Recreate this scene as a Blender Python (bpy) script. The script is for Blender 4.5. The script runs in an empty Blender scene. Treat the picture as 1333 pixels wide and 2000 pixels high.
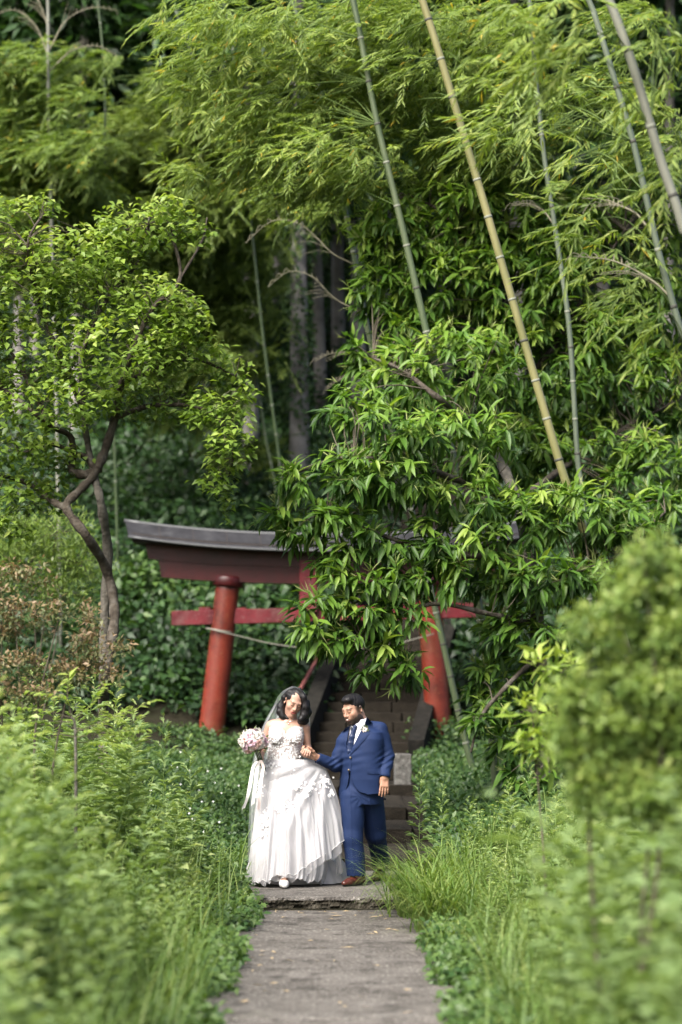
import bpy, math, random
import numpy as np
from mathutils import Vector, Matrix, Euler

# ------------------------------------------------------------------ camera, sky, sun, exposure
SC = bpy.context.scene
COL = SC.collection
CAM_Z, PITCH, FPX = 1.70, math.radians(4.215), 4722.0
cam = bpy.data.cameras.new("camera")
cam_ob = bpy.data.objects.new("camera", cam)
COL.objects.link(cam_ob)
cam_ob.location = (0, 0, CAM_Z)
cam_ob.rotation_euler = (math.radians(90) + PITCH, 0, 0)
cam.sensor_fit = 'VERTICAL'
cam.sensor_height = 36.0
cam.sensor_width = 24.0
cam.lens = 85.0
cam.clip_end = 600
cam.dof.use_dof = True
cam.dof.focus_distance = 21.5
cam.dof.aperture_fstop = 1.35
cam.dof.aperture_blades = 0
SC.camera = cam_ob

SUN_DIR = Vector((-0.40, -0.58, 0.82)).normalized()      # towards the sun: over the photographer's left shoulder
w = bpy.data.worlds.new("World")
SC.world = w
w.use_nodes = True
nt = w.node_tree
bg = nt.nodes["Background"]
sky = nt.nodes.new("ShaderNodeTexSky")
sky.sky_type = 'NISHITA'
sky.sun_disc = False
sky.sun_elevation = math.asin(SUN_DIR.z)
sky.sun_rotation = math.atan2(SUN_DIR.x, SUN_DIR.y)
sky.air_density = 1.0
sky.dust_density = 6.0
sky.ozone_density = 0.6
nt.links.new(sky.outputs[0], bg.inputs[0])
bg.inputs[1].default_value = 0.09
sun = bpy.data.lights.new("sun", 'SUN')
sun.energy = 2.9
sun.angle = math.radians(35)
sun.color = (1.0, 0.98, 0.945)
sun_ob = bpy.data.objects.new("sun", sun)
COL.objects.link(sun_ob)
sun_ob.rotation_euler = SUN_DIR.to_track_quat('Z', 'Y').to_euler()
sun_ob.location = (-20, -20, 40)
SC.view_settings.view_transform = 'Standard'
SC.view_settings.look = 'None'
SC.view_settings.gamma = 1.0
SC.view_settings.use_curve_mapping = False
SC.view_settings.exposure = 1.65
SC.render.engine = 'CYCLES'
SC.cycles.use_denoising = True
SC.cycles.max_bounces = 6
SC.cycles.diffuse_bounces = 3
SC.cycles.glossy_bounces = 2
SC.cycles.transmission_bounces = 4
SC.cycles.transparent_max_bounces = 10
SC.cycles.caustics_reflective = False
SC.cycles.caustics_refractive = False
SC.cycles.use_adaptive_sampling = True
SC.cycles.adaptive_threshold = 0.015
SC.cycles.sample_clamp_indirect = 6.0

# ------------------------------------------------------------------ helpers
ST, CT = math.sin(PITCH), math.cos(PITCH)

def P(px, py, Y):
    """world point at depth Y whose picture position is (px, py) on the 1333 x 2000 photograph"""
    u, v = (px - 666.5) / FPX, (1000 - py) / FPX
    dy, dz = CT - v * ST, ST + v * CT
    k = Y / dy
    return np.array((u * k, Y, CAM_Z + dz * k))

def M(Y):
    return Y / FPX            # metres per photograph pixel at depth Y

def rng(seed):
    return np.random.default_rng(seed)

def nrm(a):
    a = np.asarray(a, float)
    return a / np.maximum(np.linalg.norm(a, axis=-1, keepdims=True), 1e-9)

def sstep(a, b, x):
    t = np.clip((np.asarray(x, float) - a) / (b - a), 0, 1)
    return t * t * (3 - 2 * t)

def vnoise(x, y, seed=0):
    """cheap smooth 2-d noise in -1..1 from a few sines"""
    r = rng(seed)
    o = 0
    for k in range(6):
        a, p = r.uniform(0, 2 * np.pi, 2)
        f = 0.6 + 0.5 * k
        o = o + np.sin(f * (x * np.cos(a) + y * np.sin(a)) + p) / (1 + 0.5 * k)
    return o / 2.6

def mesh_from(name, V, F, mats=(), smooth=False, attrs=None, midx=None):
    """V (n,3), F (m,3) or (m,4) int array or list of index tuples"""
    me = bpy.data.meshes.new(name)
    V = np.asarray(V, np.float32)
    if isinstance(F, np.ndarray):
        k = F.shape[1]
        me.vertices.add(len(V))
        me.vertices.foreach_set("co", V.ravel())
        me.loops.add(F.size)
        me.loops.foreach_set("vertex_index", F.astype(np.int32).ravel())
        me.polygons.add(len(F))
        me.polygons.foreach_set("loop_start", np.arange(0, F.size, k, dtype=np.int32))
        me.polygons.foreach_set("loop_total", np.full(len(F), k, np.int32))
        me.update(calc_edges=True)
    else:
        me.from_pydata([tuple(map(float, v)) for v in V], [], [tuple(f) for f in F])
        me.update()
    for m in mats:
        me.materials.append(m)
    if midx is not None:
        me.polygons.foreach_set("material_index", np.asarray(midx, np.int32))
    if smooth:
        me.polygons.foreach_set("use_smooth", np.ones(len(me.polygons), bool))
    if attrs:
        for k, a in attrs.items():
            a = np.asarray(a, np.float32)
            if a.ndim == 1:
                at = me.attributes.new(k, 'FLOAT', 'POINT')
                at.data.foreach_set("value", a)
            else:
                at = me.attributes.new(k, 'FLOAT_COLOR', 'POINT')
                c = np.ones((len(a), 4), np.float32)
                c[:, :3] = a
                at.data.foreach_set("color", c.ravel())
    return me

def obj(name, me, parent=None, label=None, cat=None, group=None, kind=None, loc=None, rot=None):
    o = bpy.data.objects.new(name, me)
    COL.objects.link(o)
    if parent is not None:
        o.parent = parent
    if loc is not None:
        o.location = [float(c) for c in loc]
    if rot is not None:
        o.rotation_euler = rot
    if label: o["label"] = label
    if cat: o["category"] = cat
    if group: o["group"] = group
    if kind: o["kind"] = kind
    return o

def thing(name, label, cat, loc=(0, 0, 0), rot=None, group=None):
    return obj(name, None, None, label, cat, group, None, loc, rot)

class MB:
    """collects shapes into one mesh"""
    def __init__(s):
        s.V, s.F, s.n = [], [], 0
    def add(s, V, F):
        V = np.asarray(V, float)
        s.V.append(V)
        s.F += [tuple(i + s.n for i in f) for f in F]
        s.n += len(V)
    def box(s, c, half, R=None, bev=0.0, jit=0.0, r=None):
        hx, hy, hz = half
        if bev <= 0:
            V = np.array([(x, y, z) for z in (-hz, hz) for y in (-hy, hy) for x in (-hx, hx)], float)
            F = [(0, 2, 3, 1), (4, 5, 7, 6), (0, 1, 5, 4), (2, 6, 7, 3), (0, 4, 6, 2), (1, 3, 7, 5)]
        else:
            b = bev
            V, idx = [], {}
            for sx in (-1, 1):
                for sy in (-1, 1):
                    for sz in (-1, 1):
                        for ax in range(3):
                            p = [sx * (hx - b), sy * (hy - b), sz * (hz - b)]
                            p[ax] += (sx, sy, sz)[ax] * b
                            idx[(sx, sy, sz, ax)] = len(V)
                            V.append(p)
            V = np.array(V, float)
            F = []
            def q(*k):
                f = [idx[i] for i in k]
                a, b_, c_ = V[f[0]], V[f[1]], V[f[2]]
                n = np.cross(b_ - a, c_ - a)
                if np.dot(n, V[f].mean(0)) < 0: f = f[::-1]
                F.append(tuple(f))
            for ax in range(3):
                o1, o2 = [i for i in range(3) if i != ax]
                for sg in (-1, 1):
                    ks = []
                    for a, b2 in ((-1, -1), (1, -1), (1, 1), (-1, 1)):
                        k = [0, 0, 0]; k[ax] = sg; k[o1] = a; k[o2] = b2
                        ks.append((k[0], k[1], k[2], ax))
                    q(*ks)
                for a in (-1, 1):
                    for b2 in (-1, 1):
                        k1 = [0, 0, 0]; k1[o1] = a; k1[o2] = b2; k2 = list(k1)
                        k1[ax] = -1; k2[ax] = 1
                        q((*k1, o1), (*k2, o1), (*k2, o2), (*k1, o2))
            for sx in (-1, 1):
                for sy in (-1, 1):
                    for sz in (-1, 1):
                        q((sx, sy, sz, 0), (sx, sy, sz, 1), (sx, sy, sz, 2))
        if jit and r is not None:
            V = V + r.uniform(-jit, jit, V.shape)
        if R is not None:
            V = V @ np.array(R).T
        s.add(V + np.asarray(c, float), F)
        return s
    def tube(s, pts, rad, n=8, cap=True):
        pts = np.asarray(pts, float)
        m = len(pts)
        rad = np.broadcast_to(np.asarray(rad, float), (m,))
        T = np.gradient(pts, axis=0)
        T = nrm(T)
        ref = np.array((0, 0, 1.0)) if abs(T[0][2]) < 0.9 else np.array((1.0, 0, 0))
        u = nrm(np.cross(T[0], ref))
        V = []
        th = np.arange(n) * 2 * np.pi / n
        for i in range(m):
            u = u - T[i] * np.dot(u, T[i])
            u = nrm(u)
            v = np.cross(T[i], u)
            V.append(pts[i] + rad[i] * (np.cos(th)[:, None] * u + np.sin(th)[:, None] * v))
        V = np.concatenate(V)
        F = []
        for i in range(m - 1):
            for j in range(n):
                a, b = i * n + j, i * n + (j + 1) % n
                F.append((a, b, b + n, a + n))
        if cap:
            F.append(tuple(range(n - 1, -1, -1)))
            F.append(tuple((m - 1) * n + j for j in range(n)))
        s.add(V, F)
        return s
    def grid(s, G, closed=False):
        """G (a,b,3) sheet; closed wraps b"""
        a, b = G.shape[:2]
        F = []
        for i in range(a - 1):
            for j in range(b if closed else b - 1):
                k = (j + 1) % b
                F.append((i * b + j, i * b + k, (i + 1) * b + k, (i + 1) * b + j))
        s.add(G.reshape(-1, 3), F)
        return s
    def data(s):
        return np.concatenate(s.V), s.F
    def mesh(s, name, *mats, smooth=False):
        V, F = s.data()
        return mesh_from(name, V, F, mats, smooth)

def smooth_path(pts, n):
    """Catmull-Rom through pts, n samples"""
    p = np.asarray(pts, float)
    p = np.vstack([2 * p[0] - p[1], p, 2 * p[-1] - p[-2]])
    k = len(p) - 3
    out = []
    for t in np.linspace(0, k - 1e-6, n):
        i = int(t); f = t - i
        a, b, c, d = p[i:i + 4]
        out.append(0.5 * (2 * b + (c - a) * f + (2 * a - 5 * b + 4 * c - d) * f * f + (3 * b - a - 3 * c + d) * f ** 3))
    return np.array(out)

# ------------------------------------------------------------------ materials
class NT:
    def __init__(s, name):
        s.m = bpy.data.materials.new(name)
        s.m.use_nodes = True
        s.t = s.m.node_tree
        s.b = s.t.nodes["Principled BSDF"]
        s.o = s.t.nodes["Material Output"]
    def n(s, typ, **kw):
        d = s.t.nodes.new(typ)
        for k, v in kw.items():
            if k in d.inputs: d.inputs[k].default_value = v
            else: setattr(d, k, v)
        return d
    def l(s, a, b):
        s.t.links.new(a, b)
    def noise(s, scale, detail=4, rough=0.6, vec=None):
        d = s.n("ShaderNodeTexNoise", Scale=scale, Detail=detail, Roughness=rough)
        if vec is None:
            vec = s.coord()
        s.l(vec, d.inputs["Vector"])
        return d.outputs["Fac"]
    def coord(s):
        if not hasattr(s, "tc"):
            s.tc = s.n("ShaderNodeTexCoord").outputs["Object"]
        return s.tc
    def ramp(s, fac, stops):
        d = s.n("ShaderNodeValToRGB")
        e = d.color_ramp.elements
        while len(e) < len(stops): e.new(0.5)
        for i, (p, c) in enumerate(stops):
            e[i].position = p
            e[i].color = (*c, 1) if len(c) == 3 else c
        s.l(fac, d.inputs[0])
        return d.outputs[0]
    def mix(s, fac, a, b, mode='MIX'):
        d = s.n("ShaderNodeMix", data_type='RGBA', blend_type=mode)
        for k, v in ((0, fac), (6, a), (7, b)):
            if hasattr(v, "is_linked"): s.l(v, d.inputs[k])
            else: d.inputs[k].default_value = v if k == 0 else (*v, 1)
        return d.outputs[2]
    def bump(s, h, strength=0.3, dist=0.01):
        d = s.n("ShaderNodeBump", Strength=strength, Distance=dist)
        s.l(h, d.inputs["Height"])
        s.l(d.outputs[0], s.b.inputs["Normal"])
        return d
    def base(s, c):
        if hasattr(c, "is_linked"): s.l(c, s.b.inputs["Base Color"])
        else: s.b.inputs["Base Color"].default_value = (*c, 1)
    def set(s, **kw):
        for k, v in kw.items():
            s.b.inputs[k.replace("_", " ")].default_value = v
        return s

def mat_var(name, c1, c2, scale=6, rough=0.7, bump=0.2, bscale=40, bdist=0.01, c3=None, **kw):
    t = NT(name)
    f = t.noise(scale, 5)
    st = [(0.35, c1), (0.65, c2)] if c3 is None else [(0.3, c1), (0.5, c2), (0.7, c3)]
    t.base(t.ramp(f, st))
    t.set(Roughness=rough, **kw)
    t.b.inputs["Specular IOR Level"].default_value = .2
    if bump: t.bump(t.noise(bscale, 4), bump, bdist)
    return t.m

def mat_leaf(name, stops, trans=0.35, rough=0.42, spec=0.45, tcol=(1.25, 1.3, 0.55)):
    """two-sided leaf: colour from the leaf's own value v, light shining through"""
    t = NT(name)
    a = t.n("ShaderNodeAttribute", attribute_name="v")
    c = t.ramp(a.outputs["Fac"], stops)
    t.base(c)
    t.set(Roughness=rough)
    t.b.inputs["Specular IOR Level"].default_value = spec
    tr = t.n("ShaderNodeBsdfTranslucent")
    mul = t.n("ShaderNodeMix", data_type='RGBA', blend_type='MULTIPLY')
    mul.inputs[0].default_value = 1
    t.l(c, mul.inputs[6]); mul.inputs[7].default_value = (*tcol, 1)
    t.l(mul.outputs[2], tr.inputs["Color"])
    mx = t.n("ShaderNodeMixShader")
    mx.inputs[0].default_value = trans
    t.l(t.b.outputs[0], mx.inputs[1]); t.l(tr.outputs[0], mx.inputs[2])
    t.l(mx.outputs[0], t.o.inputs["Surface"])
    return t.m

# ------------------------------------------------------------------ leaves
def leaf_geo(pos, d, up, L, W, v, shape="broad", droop=0.15, fold=0.15):
    """arrays of leaves -> V, F(tri), v per vertex"""
    pos, d, up = np.asarray(pos, float), nrm(d), np.asarray(up, float)
    n = len(pos)
    L = np.broadcast_to(np.asarray(L, float), (n,))[:, None]
    W = np.broadcast_to(np.asarray(W, float), (n,))[:, None]
    v = np.broadcast_to(np.asarray(v, float), (n,))
    s = nrm(np.cross(d, up))
    u = np.cross(s, d)
    dr = np.broadcast_to(np.asarray(droop, float), (n,))[:, None]
    def pt(t, w, h):
        return pos + d * (L * t) + s * (W * w) + u * (W * h) - u * (L * dr * t * t)
    if shape == "blade":                 # 4 verts, 2 tris
        P_ = [pt(0, 0, 0), pt(0.4, -0.5, fold), pt(0.4, 0.5, fold), pt(1, 0, 0)]
        T = [(0, 1, 3), (0, 3, 2)]
    elif shape == "broad":               # 5 verts, 4 tris
        P_ = [pt(0, 0, 0), pt(0.42, -0.5, fold), pt(0.45, 0, 0), pt(0.42, 0.5, fold), pt(1, 0, 0)]
        T = [(0, 2, 1), (0, 3, 2), (1, 2, 4), (2, 3, 4)]
    else:                                # "long": 8 verts, 8 tris
        P_ = [pt(0, 0, 0), pt(0.25, -0.42, fold), pt(0.27, 0, 0), pt(0.25, 0.42, fold),
              pt(0.62, -0.40, fold), pt(0.64, 0, 0), pt(0.62, 0.40, fold), pt(1, 0, 0)]
        T = [(0, 2, 1), (0, 3, 2), (1, 2, 5), (1, 5, 4), (2, 3, 6), (2, 6, 5), (4, 5, 7), (5, 6, 7)]
    k = len(P_)
    V = np.stack(P_, 1).reshape(-1, 3)
    F = (np.arange(n)[:, None, None] * k + np.array(T)[None]).reshape(-1, 3)
    return V, F, np.repeat(v, k)

def cat_geo(parts):
    V, F, A, n = [], [], [], 0
    for v, f, a in parts:
        V.append(v); F.append(f + n); A.append(a); n += len(v)
    return np.concatenate(V), np.concatenate(F), np.concatenate(A)

def leaf_obj(name, geo, m, parent=None, **kw):
    V, F, A = geo
    return obj(name, mesh_from(name, V, F, (m,), False, {"v": A}), parent, **kw)

def rdir(r, n):
    return nrm(r.normal(size=(n, 3)))

def put_copies(proto_geo, locs, yaw, scale, tilt=None, dv=None):
    """numpy copies of a (V,F,A) plant"""
    V, F, A = proto_geo
    n = len(locs)
    c, s_ = np.cos(yaw), np.sin(yaw)
    R = np.zeros((n, 3, 3)); R[:, 0, 0] = c; R[:, 0, 1] = -s_; R[:, 1, 0] = s_; R[:, 1, 1] = c; R[:, 2, 2] = 1
    X = np.einsum('nij,vj->nvi', R, V)
    scale = np.asarray(scale, float)
    if scale.ndim == 1: scale = np.repeat(scale[:, None], 3, 1)
    X = X * scale[:, None, :]
    if tilt is not None:
        X[:, :, :2] += tilt[:, None, :] * X[:, :, 2:3]
    X = X + np.asarray(locs)[:, None, :]
    Fo = (np.arange(n)[:, None, None] * len(V) + F[None]).reshape(-1, 3)
    Ao = np.tile(A, n) if dv is None else np.clip((A[None] + dv[:, None]).ravel(), 0, 1)
    return X.reshape(-1, 3), Fo, Ao
# ------------------------------------------------------------------ ground
def base_h(Y):
    return np.interp(Y, [-10, 19.9, 20.2, 22.5, 24, 34, 120, 200], [-.15, -.15, -.06, -.05, .02, .58, 36.7, 66])

def ground_h(x, Y):
    x, Y = np.asarray(x, float), np.asarray(Y, float)
    dl, dr = np.maximum(0, -x - .86), np.maximum(0, x - .86)
    w_ = 1 - sstep(24, 34, Y) * .75
    h = base_h(Y) + w_ * (.62 * sstep(0, 1.7, dl) + .10 * np.minimum(dl, 12) + .30 * sstep(0, 1.5, dr) + .08 * np.minimum(dr, 12))
    far = sstep(.3, 1.5, np.maximum(dl, dr))
    return h + far * (.06 * vnoise(x * 2.1, Y * 2.1, 3) + .5 * sstep(36, 60, Y) * vnoise(x * .5, Y * .5, 4))

def make_ground():
    xs = np.concatenate([np.linspace(-90, -8, 24), np.linspace(-7.5, 7.5, 76), np.linspace(8, 90, 24)])
    ys = np.concatenate([np.linspace(-30, 4, 10), np.linspace(4.5, 40, 110), np.linspace(41, 200, 70)])
    X, Y = np.meshgrid(xs, ys)
    G = np.stack([X, Y, ground_h(X, Y)], -1)
    t = NT("soil_and_moss")
    f = t.noise(1.3, 6)
    t.base(t.mix(t.noise(22, 4), t.ramp(f, [(.3, (.006, .011, .004)), (.55, (.016, .014, .009)), (.75, (.010, .02, .005))]), (.022, .02, .012)))
    t.set(Roughness=.95)
    t.b.inputs["Specular IOR Level"].default_value = .1
    t.bump(t.noise(30, 5), .8, .05)
    obj("ground", MB().grid(G).mesh("ground", t.m, smooth=True), kind="structure")

def concrete(name, c1, c2, c3):
    t = NT(name)
    patch = t.noise(1.6, 5)
    grit = t.noise(48, 5, .75)
    sp = t.n("ShaderNodeTexVoronoi", Scale=26.0)
    t.l(t.coord(), sp.inputs["Vector"])
    c = t.ramp(patch, [(.3, c1), (.52, c2), (.75, c3)])
    c = t.mix(t.ramp(grit, [(.46, (0, 0, 0)), (.68, (1, 1, 1))]), c, tuple(min(1, k * 1.9) for k in c3))
    peb = t.ramp(sp.outputs["Distance"], [(.14, (1, 1, 1)), (.30, (0, 0, 0))])
    rnd = t.n("ShaderNodeSeparateColor"); t.l(sp.outputs["Color"], rnd.inputs[0])
    sel = t.n("ShaderNodeMath", operation='GREATER_THAN'); t.l(rnd.outputs[0], sel.inputs[0]); sel.inputs[1].default_value = .72
    mm = t.n("ShaderNodeMath", operation='MULTIPLY'); t.l(peb, mm.inputs[0]); t.l(sel.outputs[0], mm.inputs[1])
    c = t.mix(mm.outputs[0], c, tuple(min(.3, k * 2.6) for k in c3))
    dirt = t.ramp(t.noise(4.5, 6, .7), [(.5, (0, 0, 0)), (.72, (1, 1, 1))])
    c = t.mix(dirt, c, tuple(k * .42 for k in c1))
    damp = t.ramp(t.noise(.9, 5, .7), [(.52, (0, 0, 0)), (.72, (.6, .6, .6))])
    c = t.mix(damp, c, c1)
    t.base(c)
    t.set(Roughness=.92)
    t.b.inputs["Specular IOR Level"].default_value = .12
    add = t.n("ShaderNodeMath", operation='ADD'); t.l(grit, add.inputs[0]); t.l(mm.outputs[0], add.inputs[1])
    t.bump(add.outputs[0], .55, .008)
    return t.m

M_CONC = concrete("weathered_concrete", (.042, .038, .033), (.078, .071, .063), (.118, .109, .099))
M_STONE = concrete("mossy_step_stone", (.007, .006, .0045), (.016, .0135, .010), (.028, .0235, .018))

M_KERB = mat_var("dark_kerb_stone", (.004, .0045, .003), (.011, .010, .008), 9, .95, .6, 40, .02, (.022, .020, .016))  # near-black mottled stone tone for both kerbs
M_MOSS_SHADE = mat_var("mossy_shaded_riser", (.010, .011, .006), (.035, .030, .022), 16, .95, .8, 60, .02, (.085, .080, .062))  # moss on the riser, with the riser's shade put into the dark colour

def slab(name, x0, x1, y0, y1, ztop, thick, seed, parent, m, rough_edge=.012):
    """a slab with a worn, uneven front and back edge"""
    r = rng(seed)
    n = max(8, int((x1 - x0) / .012))
    xs = np.linspace(x0, x1, n)
    rows = []
    def ragged(a):
        q = r.normal(0, 1, n)
        k5 = np.convolve(np.pad(q, 8, mode='wrap'), np.ones(9) / 3, 'same')[8:-8]
        return a * (.75 * k5 + .35 * q)
    ef, eb, zf = ragged(rough_edge), ragged(rough_edge), ragged(rough_edge * .45)
    ky = np.linspace(y0 + .05, y1 - .02, max(4, int((y1 - y0) / .25)))
    for kz in np.linspace(1, .2, 7):
        rows.append(np.stack([xs, y0 + .012 * (kz - .5) + ef * .35 + ragged(rough_edge) * .8, np.full(n, ztop - thick * kz) + zf * .3], -1))
    rows.append(np.stack([xs, y0 + .012 + ef * .6 + ragged(rough_edge) * .3, np.full(n, ztop - .008) + zf * .8], -1))
    rows.append(np.stack([xs, y0 + .035 + ef * .5, np.full(n, ztop) - .002 + zf * .2], -1))
    for k in ky:
        rows.append(np.stack([xs, np.full(n, k), ztop + .004 * vnoise(xs * 5, k * 5, seed)], -1))
    rows.append(np.stack([xs, y1 + eb * .4, np.full(n, ztop - .012)], -1))
    rows.append(np.stack([xs, y1 + eb * .4, np.full(n, ztop - thick)], -1))
    me = MB().grid(np.array(rows)).mesh(name, m, M_MOSS_SHADE, smooth=False)
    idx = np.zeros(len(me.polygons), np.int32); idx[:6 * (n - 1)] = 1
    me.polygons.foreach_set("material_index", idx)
    return obj(name, me, parent)

def make_path():
    p = obj("path", None, kind="structure", loc=(0, 0, 0))
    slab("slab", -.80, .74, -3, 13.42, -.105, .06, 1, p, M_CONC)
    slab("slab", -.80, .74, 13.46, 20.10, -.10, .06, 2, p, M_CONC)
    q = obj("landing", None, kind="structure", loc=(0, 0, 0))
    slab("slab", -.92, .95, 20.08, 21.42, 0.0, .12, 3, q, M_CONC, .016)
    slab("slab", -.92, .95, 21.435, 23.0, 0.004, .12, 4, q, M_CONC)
    # leaf litter and pale gravel chips lying along the step and the path
    r = rng(11)
    mdry = NT("dry_bamboo_leaf"); mdry.base((.42, .31, .16)); mdry.set(Roughness=.7)
    pts, n = [], 70
    x = r.uniform(-.72, .5, n); y = np.where(r.random(n) < .3, r.uniform(19.4, 20.05, n), r.uniform(13.6, 20, n))
    th = r.uniform(0, 6.28, n)
    d = np.stack([np.cos(th), np.sin(th), np.zeros(n)], -1)
    g = leaf_geo(np.stack([x, y, np.full(n, -.089)], -1), d, np.tile((0, 0, 1.), (n, 1)) + .25 * rdir(r, n), r.uniform(.05, .11, n), r.uniform(.008, .018, n), .5, "broad", .05, .2)
    leaf_obj("leaf_litter", g, mdry.m, kind="stuff", label="dry tan bamboo leaves scattered on the concrete path")

def make_stairs():
    r = rng(21)
    st = thing("stone_stairway", "old mossy stone block stairway climbing behind the couple through the red gate", "stairway", (0, 0, 0))
    protos = []
    for k in range(5):
        protos.append(MB().box((0, 0, 0), (.5, .5, .5), None, .03, .012, r).mesh("stone_block", M_STONE))
    ang = math.radians(-9)
    steps = []
    for Y, z in ((23.0, .12), (25.2, .26), (27.4, .40), (29.6, .54), (31.8, .68)):
        steps.append((Y, z, 2.2, -.95 + (Y - 23) * .05, 1.0 + (Y - 23) * .03, 0))
    for n in range(42):
        steps.append((34 + .33 * n, .82 + .14 * n, .34, -.50 + n * .052, .93 + n * .052, ang))
    for Y, z, tr, x0, x1, a in steps:
        x = x0
        while x < x1 - .05:
            wd = min(r.uniform(.32, .7), x1 - x)
            if x1 - x - wd < .2: wd = x1 - x
            yy = Y + math.sin(-a) * 0 + (x - x0) * math.tan(a) * .5
            o = obj("stone_block", protos[r.integers(5)], st, loc=(x + wd / 2, yy + tr / 2, z - .08 + r.normal(0, .006)))
            o.scale = (wd - .012, tr + .02, .16)
            o.rotation_euler = (r.normal(0, .01), r.normal(0, .012), a * .5 + r.normal(0, .01))
            x += wd
    # sloping kerbs at both sides of the upper flight
    for name, dx, hh in (("stair_kerb", -.62, .14), ("stair_kerb", 1.04, .16)):
        mb = MB()
        pts = [(dx + n * .052, 33.7 + .33 * n, .80 + .14 * n + hh * .3) for n in (0, 8, 16, 24, 41)]
        prof = np.array([(-.11, -.35), (-.11, hh), (.11, hh), (.11, -.35)])
        G = np.array([[(p[0] + a, p[1], p[2] + b) for a, b in prof] for p in pts])
        mb.grid(G, closed=True)
        mb.add(G[0], [(0, 1, 2, 3)])
        obj(name, mb.mesh(name, M_KERB), st)
    # weathered post and ledge that carry the gate's right pillar
    lich = NT("lichened_granite")
    f = lich.noise(14, 6, .7)
    lich.base(lich.ramp(f, [(.34, (.03, .028, .024)), (.5, (.09, .087, .08)), (.66, (.2, .195, .18))]))
    lich.set(Roughness=.9); lich.bump(lich.noise(50, 4), .6, .01)
    a = P(787, 1472, 30)
    s = M(30)
    mb = MB(); mb.box((0, 0, -.42), (.105, .13, .42), None, .015, .008, r)
    obj("stone_post", mb.mesh("stone_post", lich.m), None, "squat weathered granite post beside the stairs behind the groom", "stone post", loc=a)
    b = P(872, 1472, 33.6)
    mb = MB(); mb.box((0, 0, -.30), (.50, .17, .30), None, .015, .008, r)
    for k in range(3): pass
    obj("stone_ledge", mb.mesh("stone_ledge", lich.m), None, "low stone retaining ledge below the right gate pillar", "ledge", loc=b + np.array((.12, 0, 0)))

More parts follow.
